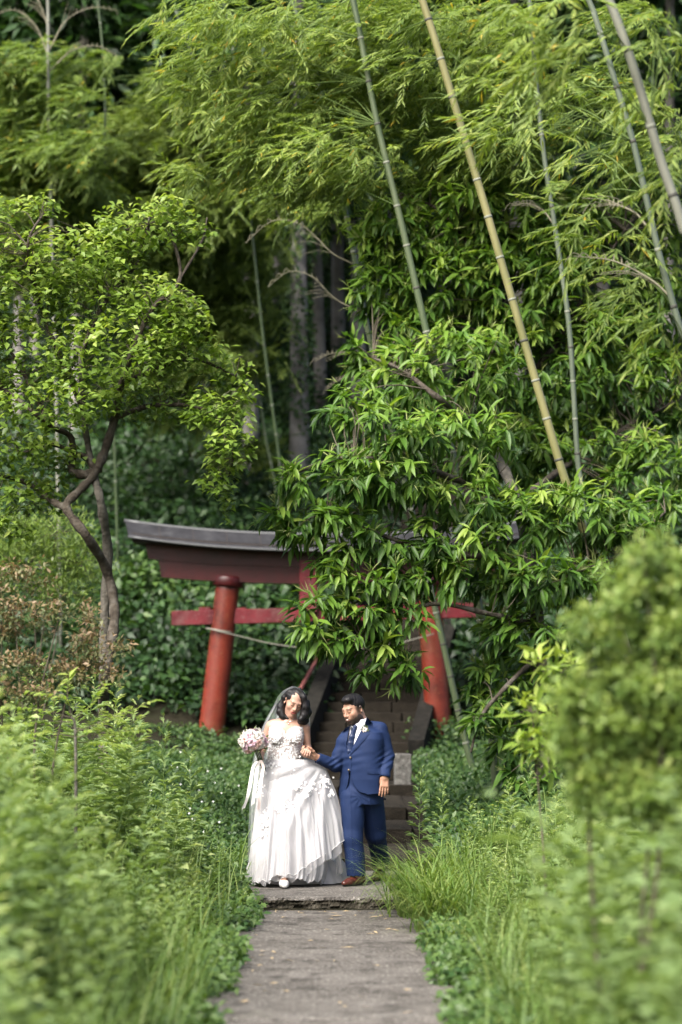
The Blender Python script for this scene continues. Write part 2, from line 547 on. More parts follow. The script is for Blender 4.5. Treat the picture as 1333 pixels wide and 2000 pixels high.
# ------------------------------------------------------------------ torii gate
def make_torii():
    YT = 35.0
    s = M(YT)
    r = rng(5)
    def red(name, c, worn):
        t = NT(name)
        f = t.noise(3.0, 6, .65)
        fine = t.noise(26, 5, .7)
        col = t.ramp(f, [(.3, tuple(k * .45 for k in c)), (.48, c), (.70, tuple(min(1, k * 1.45) for k in c))])
        msk = t.ramp(fine, [(.56, (0, 0, 0)), (.70, (1, 1, 1))])
        col = t.mix(msk, col, worn)
        stain = t.ramp(t.noise(1.7, 6, .75), [(.52, (0, 0, 0)), (.66, (1, 1, 1))])
        col = t.mix(stain, col, tuple(.5 * a_ + .35 * b_ for a_, b_ in zip(worn, c)))
        t.base(col); t.set(Roughness=.38)
        t.bump(fine, .25, .01)
        return t.m
    m_pil = red("vermilion_pillar_paint", (.118, .0165, .0085), (.17, .060, .029))
    m_beam = red("roof_shaded_red_paint", (.040, .0034, .0044), (.035, .0065, .0065))  # lintels and collars: the roof's shade is put into this darker red
    m_nuki = red("flaking_crimson_paint", (.105, .010, .015), (.17, .095, .09))
    tm = NT("slate_grey_sheet_metal")
    tm.base(tm.ramp(tm.noise(5, 5), [(.3, (.013, .013, .015)), (.55, (.024, .024, .027)), (.72, (.040, .040, .043))])); tm.set(Roughness=.75); tm.b.inputs["Specular IOR Level"].default_value = .2; tm.bump(tm.noise(18, 3), .15, .01)
    m_edge = NT("pale_metal_edge"); m_edge.base((.075, .078, .08)); m_edge.set(Roughness=.45, Metallic=.5)
    m_dark = NT("dark_boarding"); m_dark.base((.02, .014, .012)); m_dark.set(Roughness=.8)
    C = P(640, 1470, YT)
    T = thing("torii_gate", "red wooden shrine gate with grey metal roof standing over the stone stairs", "torii gate", C)
    def q(px, py, dy=0.0):
        return P(px, py, YT) - C + np.array((0, dy, 0))
    # pillars: battered, leaning inwards
    for name, bot, top, rb, rt in (("pillar", (410, 1462), (447, 1128), 25.5, 23), ("pillar", (862, 1474), (836, 1128), 26, 23)):
        a, b = q(*bot), q(*top)
        k = np.linspace(0, 1, 14)
        pts = a + (b - a) * k[:, None]
        o = obj(name, MB().tube(pts, (rb + (rt - rb) * k) * s, 40).mesh(name, m_pil, smooth=True), T)
        d = nrm(b - a)
        cc = [b - d * .14, b - d * .13, b - d * .11, b - d * .015, b + d * .02]
        obj("collar", MB().tube(cc, np.array([25, 29.5, 31, 31, 29]) * s, 40).mesh("collar", m_beam, smooth=True), o)
    # curved lintels
    def sag(px):
        return -27 * (abs(px - 640) / 395) ** 2.2
    def lintel(name, pxa, pxb, top, bot, hy, m, n=33, slant=0, parent=None):
        rows = []
        for i, x in enumerate(np.linspace(pxa, pxb, n)):
            t_, b_ = top + sag(x) * 1.0, bot + sag(x) * .75
            sl = slant * (1 if i == 0 else -1 if i == n - 1 else 0)
            rows.append([q(x, t_, -hy), q(x, t_, hy), q(x + sl, b_, hy), q(x + sl, b_, -hy)])
        G = np.array(rows)
        mb = MB().grid(G, closed=True)
        mb.add(G[0], [(0, 1, 2, 3)]); mb.add(G[-1], [(3, 2, 1, 0)])
        return obj(name, mb.mesh(name, m), parent or T)
    lintel("upper_lintel", 284, 996, 1076, 1108, .17, m_beam, slant=8)
    lintel("lower_lintel", 311, 969, 1108.6, 1141, .15, m_beam, slant=6)
    # roof: ridge, eave boards, one panel after another on both slopes
    roof = lintel("roof", 262, 1018, 1068, 1079, .40, m_dark.m)
    edges = np.linspace(245, 1035, 13)
    for side in (-1, 1):
        for k in range(12):
            xa, xb = edges[k] + .8, edges[k + 1] - .8
            mb = MB()
            G = []
            for x in np.linspace(xa, xb, 5):
                ea = x + (640 - x) * .028
                up, lo = q(x, 1046 + sag(x), side * .03), q(ea, 1078 + sag(x), side * .46)
                nn = np.array((0, side * .45, .45)) * .02
                G.append([up + nn, lo + nn, lo - nn, up - nn])
            G = np.array(G)
            mb.grid(G, closed=True)
            mb.add(G[0], [(0, 1, 2, 3)]); mb.add(G[-1], [(3, 2, 1, 0)])
            obj("roof_panel", mb.mesh("roof_panel", tm.m), roof)
            mb = MB()
            if k:
                x = edges[k]; ea = x + (640 - x) * .028
                up, lo = q(x, 1045.6 + sag(x), side * .035), q(ea, 1077.6 + sag(x), side * .47)
                mb.tube([up, (up + lo) / 2, lo], .010, 6)
                obj("roof_seam", mb.mesh("roof_seam", m_dark.m), roof)
        pts = [q(x + (640 - x) * .028, 1079 + sag(x), side * .47) for x in np.linspace(245, 1035, 27)]
        obj("eave_edge", MB().tube(pts, .022, 6).mesh("eave_edge", m_edge.m, smooth=True), roof)
    pts = [q(x, 1044.5 + sag(x)) for x in np.linspace(243, 1037, 27)]
    obj("ridge_cap", MB().tube(pts, .03, 8).mesh("ridge_cap", m_edge.m, smooth=True), roof)
    # tie beam with wedges, centre strut
    a, b = q(336, 1208), q(930, 1192)
    L = np.linalg.norm(b - a) / 2
    ang = math.atan2(b[2] - a[2], b[0] - a[0])
    R = Matrix.Rotation(-ang, 3, 'Y')
    c = (a + b) / 2
    obj("tie_beam", MB().box(c, (L, .085, .105), R, .008).mesh("tie_beam", m_nuki), T)
    for px, py in ((401, 1190), (470, 1191), (806, 1180), (880, 1179)):
        obj("wedge", MB().box(q(px, py), (.085, .07, .03), R, .006).mesh("wedge", m_nuki), T)
    obj("centre_strut", MB().box((q(603, 1096) + q(603, 1196)) / 2, (.125, .20, 50 * s), None, .01).mesh("centre_strut", m_nuki), T)
    # sagging wire tied between the pillars
    m_w = NT("pale_wire"); m_w.base((.17, .165, .135)); m_w.set(Roughness=.7)
    pts = [P(413, 1229, YT - .22), P(440, 1236, YT - .24), P(470, 1243, YT - .22), P(530, 1257, YT - .2), P(600, 1266, YT - .2), P(680, 1268, YT - .2), P(770, 1258, YT - .2), P(848, 1238, YT - .24)]
    g = thing("wire", "thin pale wire sagging between the two pillars of the red gate", "wire", pts[0])
    obj("strand", MB().tube(smooth_path([p - pts[0] for p in pts], 40), .009, 6).mesh("strand", m_w.m, smooth=True), g)
    t = np.linspace(0, 2 * np.pi, 25)
    ctr = P(430, 1232, YT) - pts[0]
    obj("loop", MB().tube(np.stack([ctr[0] + .20 * np.cos(t), ctr[1] + .20 * np.sin(t), ctr[2] - .035 * np.cos(t) * 1.0], -1), .012, 6).mesh("loop", m_w.m, smooth=True), g)
    m_in = NT("white_porcelain"); m_in.base((.75, .75, .75)); m_in.set(Roughness=.3)
    c = P(596, 1268, YT - .2) - pts[0]
    obj("insulator", MB().tube([c + (0, 0, .03), c, c - (0, 0, .05), c - (0, 0, .08)], [.018, .032, .035, .02], 12).mesh("insulator", m_in.m, smooth=True), g)
    # red handrail on the left of the stairs
    m_r = NT("faded_red_handrail"); m_r.base(m_r.ramp(m_r.noise(9), [(.3, (.13, .035, .03)), (.7, (.22, .07, .06))])); m_r.set(Roughness=.55)
    a = np.array((-.66, 34.2, 1.55)); d = np.array((.052, .33, .14)) * 20
    h = thing("handrail", "faded red pipe handrail climbing left of the stone stairs", "handrail", (-.66, 34.2, .75))
    o_ = np.array((-.66, 34.2, .75))
    b0, b1 = P(560, 1394, 34.4), P(640, 1252, 37.5)
    b2 = b1 + (b1 - b0) * 1.6
    obj("rail", MB().tube([b0 - o_, b1 - o_, b2 - o_], .03, 10).mesh("rail", m_r.m, smooth=True), h)
    for k in (.02, .52, 1.0):
        p = b0 + (b2 - b0) * k
        obj("post", MB().tube([p - o_, p - o_ - (0, 0, 1.0)], .025, 8).mesh("post", m_r.m, smooth=True), h)

make_ground()
make_path()
make_stairs()
make_torii()
# ------------------------------------------------------------------ people: signed-distance modelling, one skin per body
class Field:
    def __init__(s, xs, ys, zs):
        s.xs, s.ys, s.zs = [np.asarray(a, np.float32) for a in (xs, ys, zs)]
        s.F = np.full((len(xs), len(ys), len(zs)), 1.0, np.float32)
    def sl(s, lo, hi, k):
        m = k + .03
        out = []
        for a, l, h in zip((s.xs, s.ys, s.zs), lo, hi):
            i, j = np.searchsorted(a, l - m), np.searchsorted(a, h + m)
            out.append(slice(max(0, i - 1), max(1, j + 1)))
        return tuple(out)
    def pts(s, S):
        return s.xs[S[0]][:, None, None], s.ys[S[1]][None, :, None], s.zs[S[2]][None, None, :]
    def comb(s, S, d, k, mode):
        a = s.F[S]
        d = d.astype(np.float32)
        if mode == 'u':
            if k <= 0: s.F[S] = np.minimum(a, d); return
            h = np.clip(.5 + .5 * (a - d) / k, 0, 1)
            s.F[S] = a * (1 - h) + d * h - k * h * (1 - h)
        else:
            d = -d
            if k <= 0: s.F[S] = np.maximum(a, d); return
            h = np.clip(.5 - .5 * (a - d) / k, 0, 1)
            s.F[S] = a * (1 - h) + d * h + k * h * (1 - h)
    def ell(s, c, r, R=None, k=.02, mode='u'):
        c, r = np.asarray(c, float), np.asarray(r, float)
        m = r.max() if R is not None else r
        S = s.sl(c - m, c + m, k)
        X, Y, Z = s.pts(S)
        X, Y, Z = X - c[0], Y - c[1], Z - c[2]
        if R is not None:
            R = np.asarray(R)
            X, Y, Z = [R[0, i] * X + R[1, i] * Y + R[2, i] * Z for i in range(3)]
        k0 = np.sqrt((X / r[0]) ** 2 + (Y / r[1]) ** 2 + (Z / r[2]) ** 2)
        k1 = np.sqrt((X / r[0] ** 2) ** 2 + (Y / r[1] ** 2) ** 2 + (Z / r[2] ** 2) ** 2)
        s.comb(S, k0 * (k0 - 1) / np.maximum(k1, 1e-6), k, mode)
    def rc(s, a, b, ra, rb, k=.02, mode='u'):
        a, b = np.asarray(a, float), np.asarray(b, float)
        m = max(ra, rb)
        S = s.sl(np.minimum(a, b) - m, np.maximum(a, b) + m, k)
        X, Y, Z = s.pts(S)
        d = b - a
        t = np.clip(((X - a[0]) * d[0] + (Y - a[1]) * d[1] + (Z - a[2]) * d[2]) / max(d @ d, 1e-9), 0, 1)
        q = np.sqrt((X - a[0] - t * d[0]) ** 2 + (Y - a[1] - t * d[1]) ** 2 + (Z - a[2] - t * d[2]) ** 2)
        s.comb(S, q - (ra + (rb - ra) * t), k, mode)
    def chain(s, pts, rad, k=.02):
        for i in range(len(pts) - 1):
            s.rc(pts[i], pts[i + 1], rad[i], rad[i + 1], k)
    def loft(s, secs, phi=0, k=.02, mode='u', p=2.0):
        """secs: (z, cx, cy, a, b) elliptical sections turned by phi"""
        q = np.array(sorted(secs))
        zl, zh = q[0, 0], q[-1, 0]
        m = q[:, 3:5].max()
        S = s.sl((q[:, 1].min() - m, q[:, 2].min() - m, zl), (q[:, 1].max() + m, q[:, 2].max() + m, zh), k)
        X, Y, Z = s.pts(S)
        f = [np.interp(Z.ravel(), q[:, 0], q[:, i])[None, None, :] for i in range(1, 5)]
        dx, dy = X - f[0], Y - f[1]
        c, sn = math.cos(phi), math.sin(phi)
        u, v = c * dx - sn * dy, sn * dx + c * dy
        rr = (np.abs(u / f[2]) ** p + np.abs(v / f[3]) ** p) ** (1 / p)
        d = (rr - 1) * np.minimum(f[2], f[3])
        dz = np.maximum(zl - Z, Z - zh)
        s.comb(S, np.maximum(d, dz), k, mode)
    def warp(s, fn, lo=(-9, -9, -9), hi=(9, 9, 9)):
        S = s.sl(lo, hi, 0)
        X, Y, Z = s.pts(S)
        s.F[S] = s.F[S] + fn(X, Y, Z).astype(np.float32)
    def front(s, x, z):
        """depth y of the first surface seen from the front at (x, z)"""
        i = int(np.clip(np.searchsorted(s.xs, x), 1, len(s.xs) - 1)); kz = int(np.clip(np.searchsorted(s.zs, z), 1, len(s.zs) - 1))
        col = s.F[i, :, kz]
        j = np.argmax(col < 0)
        if col[j] >= 0: return None
        if j == 0: return float(s.ys[0])
        t = col[j - 1] / (col[j - 1] - col[j])
        return float(s.ys[j - 1] + t * (s.ys[j] - s.ys[j - 1]))
    def net(s):
        F = s.F.copy()
        F[0], F[-1], F[:, 0], F[:, -1], F[:, :, 0], F[:, :, -1] = 1, 1, 1, 1, 1, 1
        sg = F < 0
        n = [d - 1 for d in F.shape]
        cnt = np.zeros(n, np.int8)
        cor = [(i, j, k) for i in (0, 1) for j in (0, 1) for k in (0, 1)]
        for i, j, k in cor:
            cnt += sg[i:i + n[0], j:j + n[1], k:k + n[2]]
        act = (cnt > 0) & (cnt < 8)
        ci = np.argwhere(act)
        idx = np.full(n, -1, np.int64); idx[act] = np.arange(len(ci))
        acc, num = np.zeros((len(ci), 3)), np.zeros(len(ci))
        ax = (s.xs, s.ys, s.zs)
        for a in cor:
            for dim in range(3):
                if a[dim]: continue
                b = list(a); b[dim] = 1
                A = tuple((ci + a).T); B = tuple((ci + b).T)
                fa, fb = F[A], F[B]
                mk = (fa < 0) != (fb < 0)
                t = np.where(mk, fa / np.where(mk, fa - fb, 1), 0)
                pa = np.stack([ax[d][A[d]] for d in range(3)], 1).astype(float)
                pb = np.stack([ax[d][B[d]] for d in range(3)], 1).astype(float)
                acc[mk] += (pa + (pb - pa) * t[:, None])[mk]; num[mk] += 1
        V = acc / num[:, None]
        Q = []
        for dim in range(3):
            o1, o2 = (dim + 1) % 3, (dim + 2) % 3
            e = np.diff(sg.astype(np.int8), axis=dim)
            E = np.argwhere(e != 0)
            E = E[(E[:, o1] > 0) & (E[:, o2] > 0) & (E[:, o1] < n[o1]) & (E[:, o2] < n[o2])]
            sgn = e[tuple(E.T)]
            u1 = np.zeros(3, int); u1[o1] = 1
            u2 = np.zeros(3, int); u2[o2] = 1
            q = np.stack([idx[tuple((E - u1 - u2).T)], idx[tuple((E - u2).T)], idx[tuple(E.T)], idx[tuple((E - u1).T)]], 1)
            q[sgn > 0] = q[sgn > 0][:, ::-1]
            Q.append(q)
        Q = np.concatenate(Q)
        Q = Q[(Q >= 0).all(1)]
        return V, Q

def relax(V, Q, it=2, f=.5):
    for _ in range(it):
        S, N = np.zeros_like(V), np.zeros(len(V))
        for a, b in ((0, 1), (1, 2), (2, 3), (3, 0)):
            np.add.at(S, Q[:, a], V[Q[:, b]]); np.add.at(S, Q[:, b], V[Q[:, a]])
            np.add.at(N, Q[:, a], 1); np.add.at(N, Q[:, b], 1)
        V = V + f * (S / np.maximum(N, 1)[:, None] - V)
    return V

def axis_steps(lo, hi, zones, coarse):
    """1-d grid, finer inside zones [(a, b, step)]"""
    out, x = [lo], lo
    while x < hi:
        st = coarse
        for a, b, k in zones:
            if a - 1e-9 <= x < b: st = min(st, k)
        x += st; out.append(x)
    return np.array(out)

def head_rot(yaw, pitch, roll):
    """face looks along -y; yaw > 0 turns it to the viewer's right, pitch > 0 looks down, roll > 0 tips the crown to the viewer's right"""
    return np.array(Matrix.Rotation(math.radians(yaw), 3, 'Z') @ Matrix.Rotation(math.radians(pitch), 3, 'X') @ Matrix.Rotation(math.radians(roll), 3, 'Y'))

def add_head(f, c, R, s, male):
    """skull, jaw, brow, nose, lips, lids and ears, joined smoothly"""
    c = np.asarray(c, float)
    W = lambda p: c + R @ (np.asarray(p, float) * s)
    def e(p, r, k=.02, mode='u', RR=None):
        f.ell(W(p), np.asarray(r) * s, R if RR is None else R @ RR, k * s, mode)
    def rc(a, b, ra, rb, k=.012, mode='u'):
        f.rc(W(a), W(b), ra * s, rb * s, k * s, mode)
    e((0, .014, .036), (.074, .094, .084), .03)
    jw = .061 if male else .055
    e((0, -.022, -.036), (jw, .070, .080), .035)
    e((0, -.066, -.098), (.025 if male else .019, .020, .018), .03)
    for q in (-1, 1):
        e((q * .040, -.054, -.022), (.024, .026, .024), .025)
        if male: e((q * .046, -.018, -.070), (.020, .032, .026), .03)
    rc((-.034, -.079, .024), (.034, -.079, .024), .0125, .0125, .02)
    for q in (-1, 1):
        e((q * .031, -.1035, .004), (.016, .012, .009), .012, 's')
        e((q * .031, -.078, .003), (.0135, .0135, .0115), .006)
    rc((0, -.086, .016), (0, -.106, -.026), .0085, .0115, .014)
    for q in (-1, 1):
        e((q * .0115, -.096, -.030), (.0085, .010, .0075), .008)
    e((0, -.087, -.058), (.024, .012, .016), .02)
    rc((-.017, -.090, -.0535), (.017, -.090, -.0535), .0045, .0045, .008)
    rc((-.014, -.0905, -.0655), (.014, -.0905, -.0655), .0058, .0058, .008)
    rc((-.022, -.096, -.0592), (.022, -.096, -.0592), .0026, .0026, .004, 's')
    for q in (-1, 1):
        RR = np.array(Matrix.Rotation(math.radians(q * 22), 3, 'Z'))
        e((q * .077, .012, -.004), (.008, .019, .032), .008, 'u', RR)
        e((q * .083, .004, -.002), (.006, .010, .018), .006, 's', RR)
    return W

def head_local(V, c, R, s):
    return ((V - np.asarray(c)) @ R) / s

def face_colour(L, male, skin, col):
    """tint vertices near the face: lips, brows, lash lines, cheeks, beard shadow (L head-local)"""
    x, y, z = L.T
    ax = np.abs(x)
    fr = y < -.045
    head = (z > -.13) & (z < .14) & (ax < .1) & (np.abs(y) < .13)
    def blend(m, c, a=1.0):
        m = np.clip(m * a, 0, 1)[:, None]
        col[:] = col * (1 - m) + np.asarray(c) * m
    blend(np.exp(-(((ax - .042) / .018) ** 2 + ((z + .026) / .016) ** 2)) * fr * head, (skin[0] * 1.02, skin[1] * .78, skin[2] * .74), .30)
    blend(np.exp(-((x / .013) ** 2 + ((z + .026) / .010) ** 2)) * (y < -.09) * head, (skin[0], skin[1] * .82, skin[2] * .78), .4)
    lip = sstep(1.25, .8, (ax / .024) ** 2 + ((z + .0595) / .0115) ** 2) * fr
    blend(lip * head, (.30, .065, .06) if not male else (.26, .095, .08), .95 if not male else .75)
    blend(sstep(1.2, .7, (ax / .021) ** 2 + ((z + .0592) / .0028) ** 2) * fr * head, (.06, .015, .015), .9)
    # brows: arched dark strokes
    zb = .028 - 5.0 * (ax - .030) ** 2 - (.10 * np.maximum(0, .018 - ax))
    blend(sstep(.0052 if male else .0036, .0014, np.abs(z - zb)) * (ax > .011) * (ax < .052) * fr * head, (.03, .022, .018), .85)
    # lowered lids with a dark lash line
    zl = -.0035 + 9.0 * (ax - .031) ** 2
    blend(sstep(.0040, .0014, np.abs(z - zl)) * (ax > .018) * (ax < .045) * fr * head, (.03, .018, .014), .85)
    blend(np.exp(-(((ax - .031) / .014) ** 2 + ((z - .006) / .006) ** 2)) * fr * head, (skin[0] * .75, skin[1] * .62, skin[2] * .58), .25)
    if male:
        jaw = sstep(-.040, -.072, z - .55 * np.maximum(0, ax - .045) + .25 * np.maximum(0, y + .03))
        jaw = jaw * (z > -.15) * sstep(.034, .012, y)
        jaw = jaw * (1 - np.exp(-((x / .030) ** 2 + ((z + .058) / .020) ** 2)) * fr * .9)
        must = np.exp(-((x / .027) ** 2 + ((z + .0455) / .0055) ** 2)) * fr
        fade = sstep(-.046, -.004, y) * sstep(-.004, .016, z) * sstep(.044, .058, ax) * sstep(.075, .05, y)
        blend(fade * head, (.014, .011, .010), .85)
        sb = sstep(.050, .062, ax) * sstep(.06, .02, z) * sstep(.016, -.004, y) * sstep(-.044, -.018, y)
        blend(np.clip(jaw * 1.1 + must * .45 + sb * .8, 0, 1) * head, (.016, .012, .010), .97)
    return col

def add_hand(f, wrist, palm_dir, back_dir, s=1.0, curl=(.25, .3, .35, .4), spread=.10, thumb_side=1, thumb_curl=.35, thumb_out=.7):
    """palm and five separate bent fingers; back_dir points out of the back of the hand"""
    d, b = nrm(palm_dir), np.asarray(back_dir, float)
    b = nrm(b - d * (b @ d))
    t = np.cross(d, b) * thumb_side                 # towards the thumb
    w_ = np.asarray(wrist, float)
    W = lambda a, u, v: w_ + (d * a + t * u + b * v) * s
    f.rc(W(-.01, 0, 0), W(.02, 0, 0), .026 * s, .028 * s, .02)
    for u in (-.026, -.009, .009, .026):
        f.rc(W(.02, u * .8, 0), W(.088, u, .004), .0145 * s, .0125 * s, .012)
    LEN = (.082, .092, .086, .068)
    for i, u in enumerate((.030, .010, -.011, -.031)):
        base = W(.086, u, .004)
        sp = spread * (1.5 - i)
        ang = curl[i]
        p, q = base, ang * .6
        L = LEN[i] * s
        r0 = (.0098, .010, .0096, .0086)[i] * s
        for seg, fr in enumerate((.46, .30, .24)):
            dirv = d * math.cos(q) - b * math.sin(q) + t * sp
            nx = p + nrm(dirv) * L * fr
            f.rc(p, nx, r0 * (1 - .09 * seg), r0 * (1 - .09 * (seg + 1)), .003)
            p = nx
            q += ang
    p = W(.022, .028, -.006); q = thumb_out
    f.rc(W(.005, .012, -.004), p, .018 * s, .0145 * s, .015)
    for seg, L in enumerate((.040, .034, .026)):
        dirv = d * math.cos(q) + t * math.sin(q) - b * .25
        nx = p + nrm(dirv) * L * s
        f.rc(p, nx, (.0135 - .0012 * seg) * s, (.0123 - .0012 * seg) * s, .006)
        p = nx
        q -= thumb_curl

def skin_mat(name):
    t = NT(name)
    a = t.n("ShaderNodeAttribute", attribute_name="col")
    c = t.mix(t.noise(60, 3), a.outputs["Color"], a.outputs["Color"])
    t.base(a.outputs["Color"])
    t.set(Roughness=.46)
    t.b.inputs["Specular IOR Level"].default_value = .35
    t.b.inputs["Subsurface Weight"].default_value = .12
    t.b.inputs["Subsurface Radius"].default_value = (.012, .005, .003)
    t.b.inputs["Subsurface Scale"].default_value = 1.0
    return t.m

def hair_mat(name):
    t = NT(name)
    mp = t.n("ShaderNodeMapping"); mp.inputs["Scale"].default_value = (130, 130, 9)
    t.l(t.coord(), mp.inputs[0])
    f = t.noise(1.0, 4, .6, mp.outputs[0])
    t.base(t.ramp(f, [(.35, (.003, .0026, .003)), (.7, (.010, .008, .009))]))
    t.set(Roughness=.5)
    t.b.inputs["Specular IOR Level"].default_value = .28
    t.bump(f, .7, .006)
    return t.m

def cloth_mat(name, c1, c2, rough=.85, weave=260, sheen=.3, bump=.25, scale=9):
    t = NT(name)
    f = t.noise(scale, 4)
    c = t.ramp(f, [(.3, c1), (.7, c2)])
    t.base(c); t.set(Roughness=rough)
    t.b.inputs["Sheen Weight"].default_value = sheen
    t.b.inputs["Sheen Roughness"].default_value = .5
    t.b.inputs["Specular IOR Level"].default_value = .25
    t.bump(t.noise(weave, 2), bump, .002)
    return t.m

def patch(field, A, B, n, m, off, thick, mat, name, parent, bulge=0.0):
    """cloth piece lying on the front of a field, spanned between the polylines A and B given as (x, z)"""
    def samp(p, k):
        p = np.asarray(p, float)
        L = np.concatenate([[0], np.cumsum(np.linalg.norm(np.diff(p, axis=0), axis=1))])
        t = np.linspace(0, L[-1], k)
        return np.stack([np.interp(t, L, p[:, i]) for i in (0, 1)], -1)
    a, b = samp(A, n), samp(B, n)
    X = np.zeros((n, m, 3)); last = 0
    for i in range(n):
        for j in range(m):
            k = j / (m - 1)
            x, z = a[i] * (1 - k) + b[i] * k
            y = field.front(x, z)
            X[i, j] = (x, np.nan if y is None else y, z)
    Y = X[:, :, 1]
    if np.isnan(Y).any():
        Y[np.isnan(Y)] = np.nanmedian(Y)
    for _ in range(2):
        Yp = np.pad(Y, 1, mode='edge')
        Y = (Yp[1:-1, 1:-1] * 2 + Yp[:-2, 1:-1] + Yp[2:, 1:-1] + Yp[1:-1, :-2] + Yp[1:-1, 2:]) / 6
    kk = np.linspace(-1, 1, m)[None, :]
    X[:, :, 1] = Y - off - bulge * (1 - kk ** 2)
    Bk = X.copy(); Bk[:, :, 1] += thick
    mb = MB()
    mb.grid(X)
    mb.grid(Bk[:, ::-1])
    ring = [(i, 0) for i in range(n)] + [(n - 1, j) for j in range(1, m)] + [(i, m - 1) for i in range(n - 2, -1, -1)] + [(0, j) for j in range(m - 2, 0, -1)]
    G = np.array([[X[i, j], Bk[i, j]] for i, j in ring + ring[:1]])
    mb.grid(G)
    return obj(name, mb.mesh(name, mat, smooth=False), parent)
PXM = 221.7
def groom_pt(px, py, d=0.0): return np.array(((px - 700) / PXM, d, (1724 - py) / PXM))
def bride_pt(px, py, d=0.0): return np.array(((px - 560) / PXM, d, (1724 - py) / PXM))
GROOM_O = np.array(((700 - 666.5) / PXM, 21.3, .004))
BRIDE_O = np.array(((560 - 666.5) / PXM, 21.3, .004))

M_HAIR = hair_mat("black_hair")

def fold_noise(seed, amp, fx, fz, tilt=.4):
    r = rng(seed)
    pr = [(r.uniform(.6, 1.4), r.uniform(0, 6.28), r.uniform(-tilt, tilt)) for _ in range(5)]
    def fn(X, Y, Z):
        o = 0
        for a, p, t in pr:
            o = o + np.sin((X * fx * a) + (Z + t * X) * fz * a + p + 1.3 * np.sin(Z * fz * .23 + p) + Y * fx * .5)
        return amp * o / 3.0 + 0 * (X + Y + Z)
    return fn

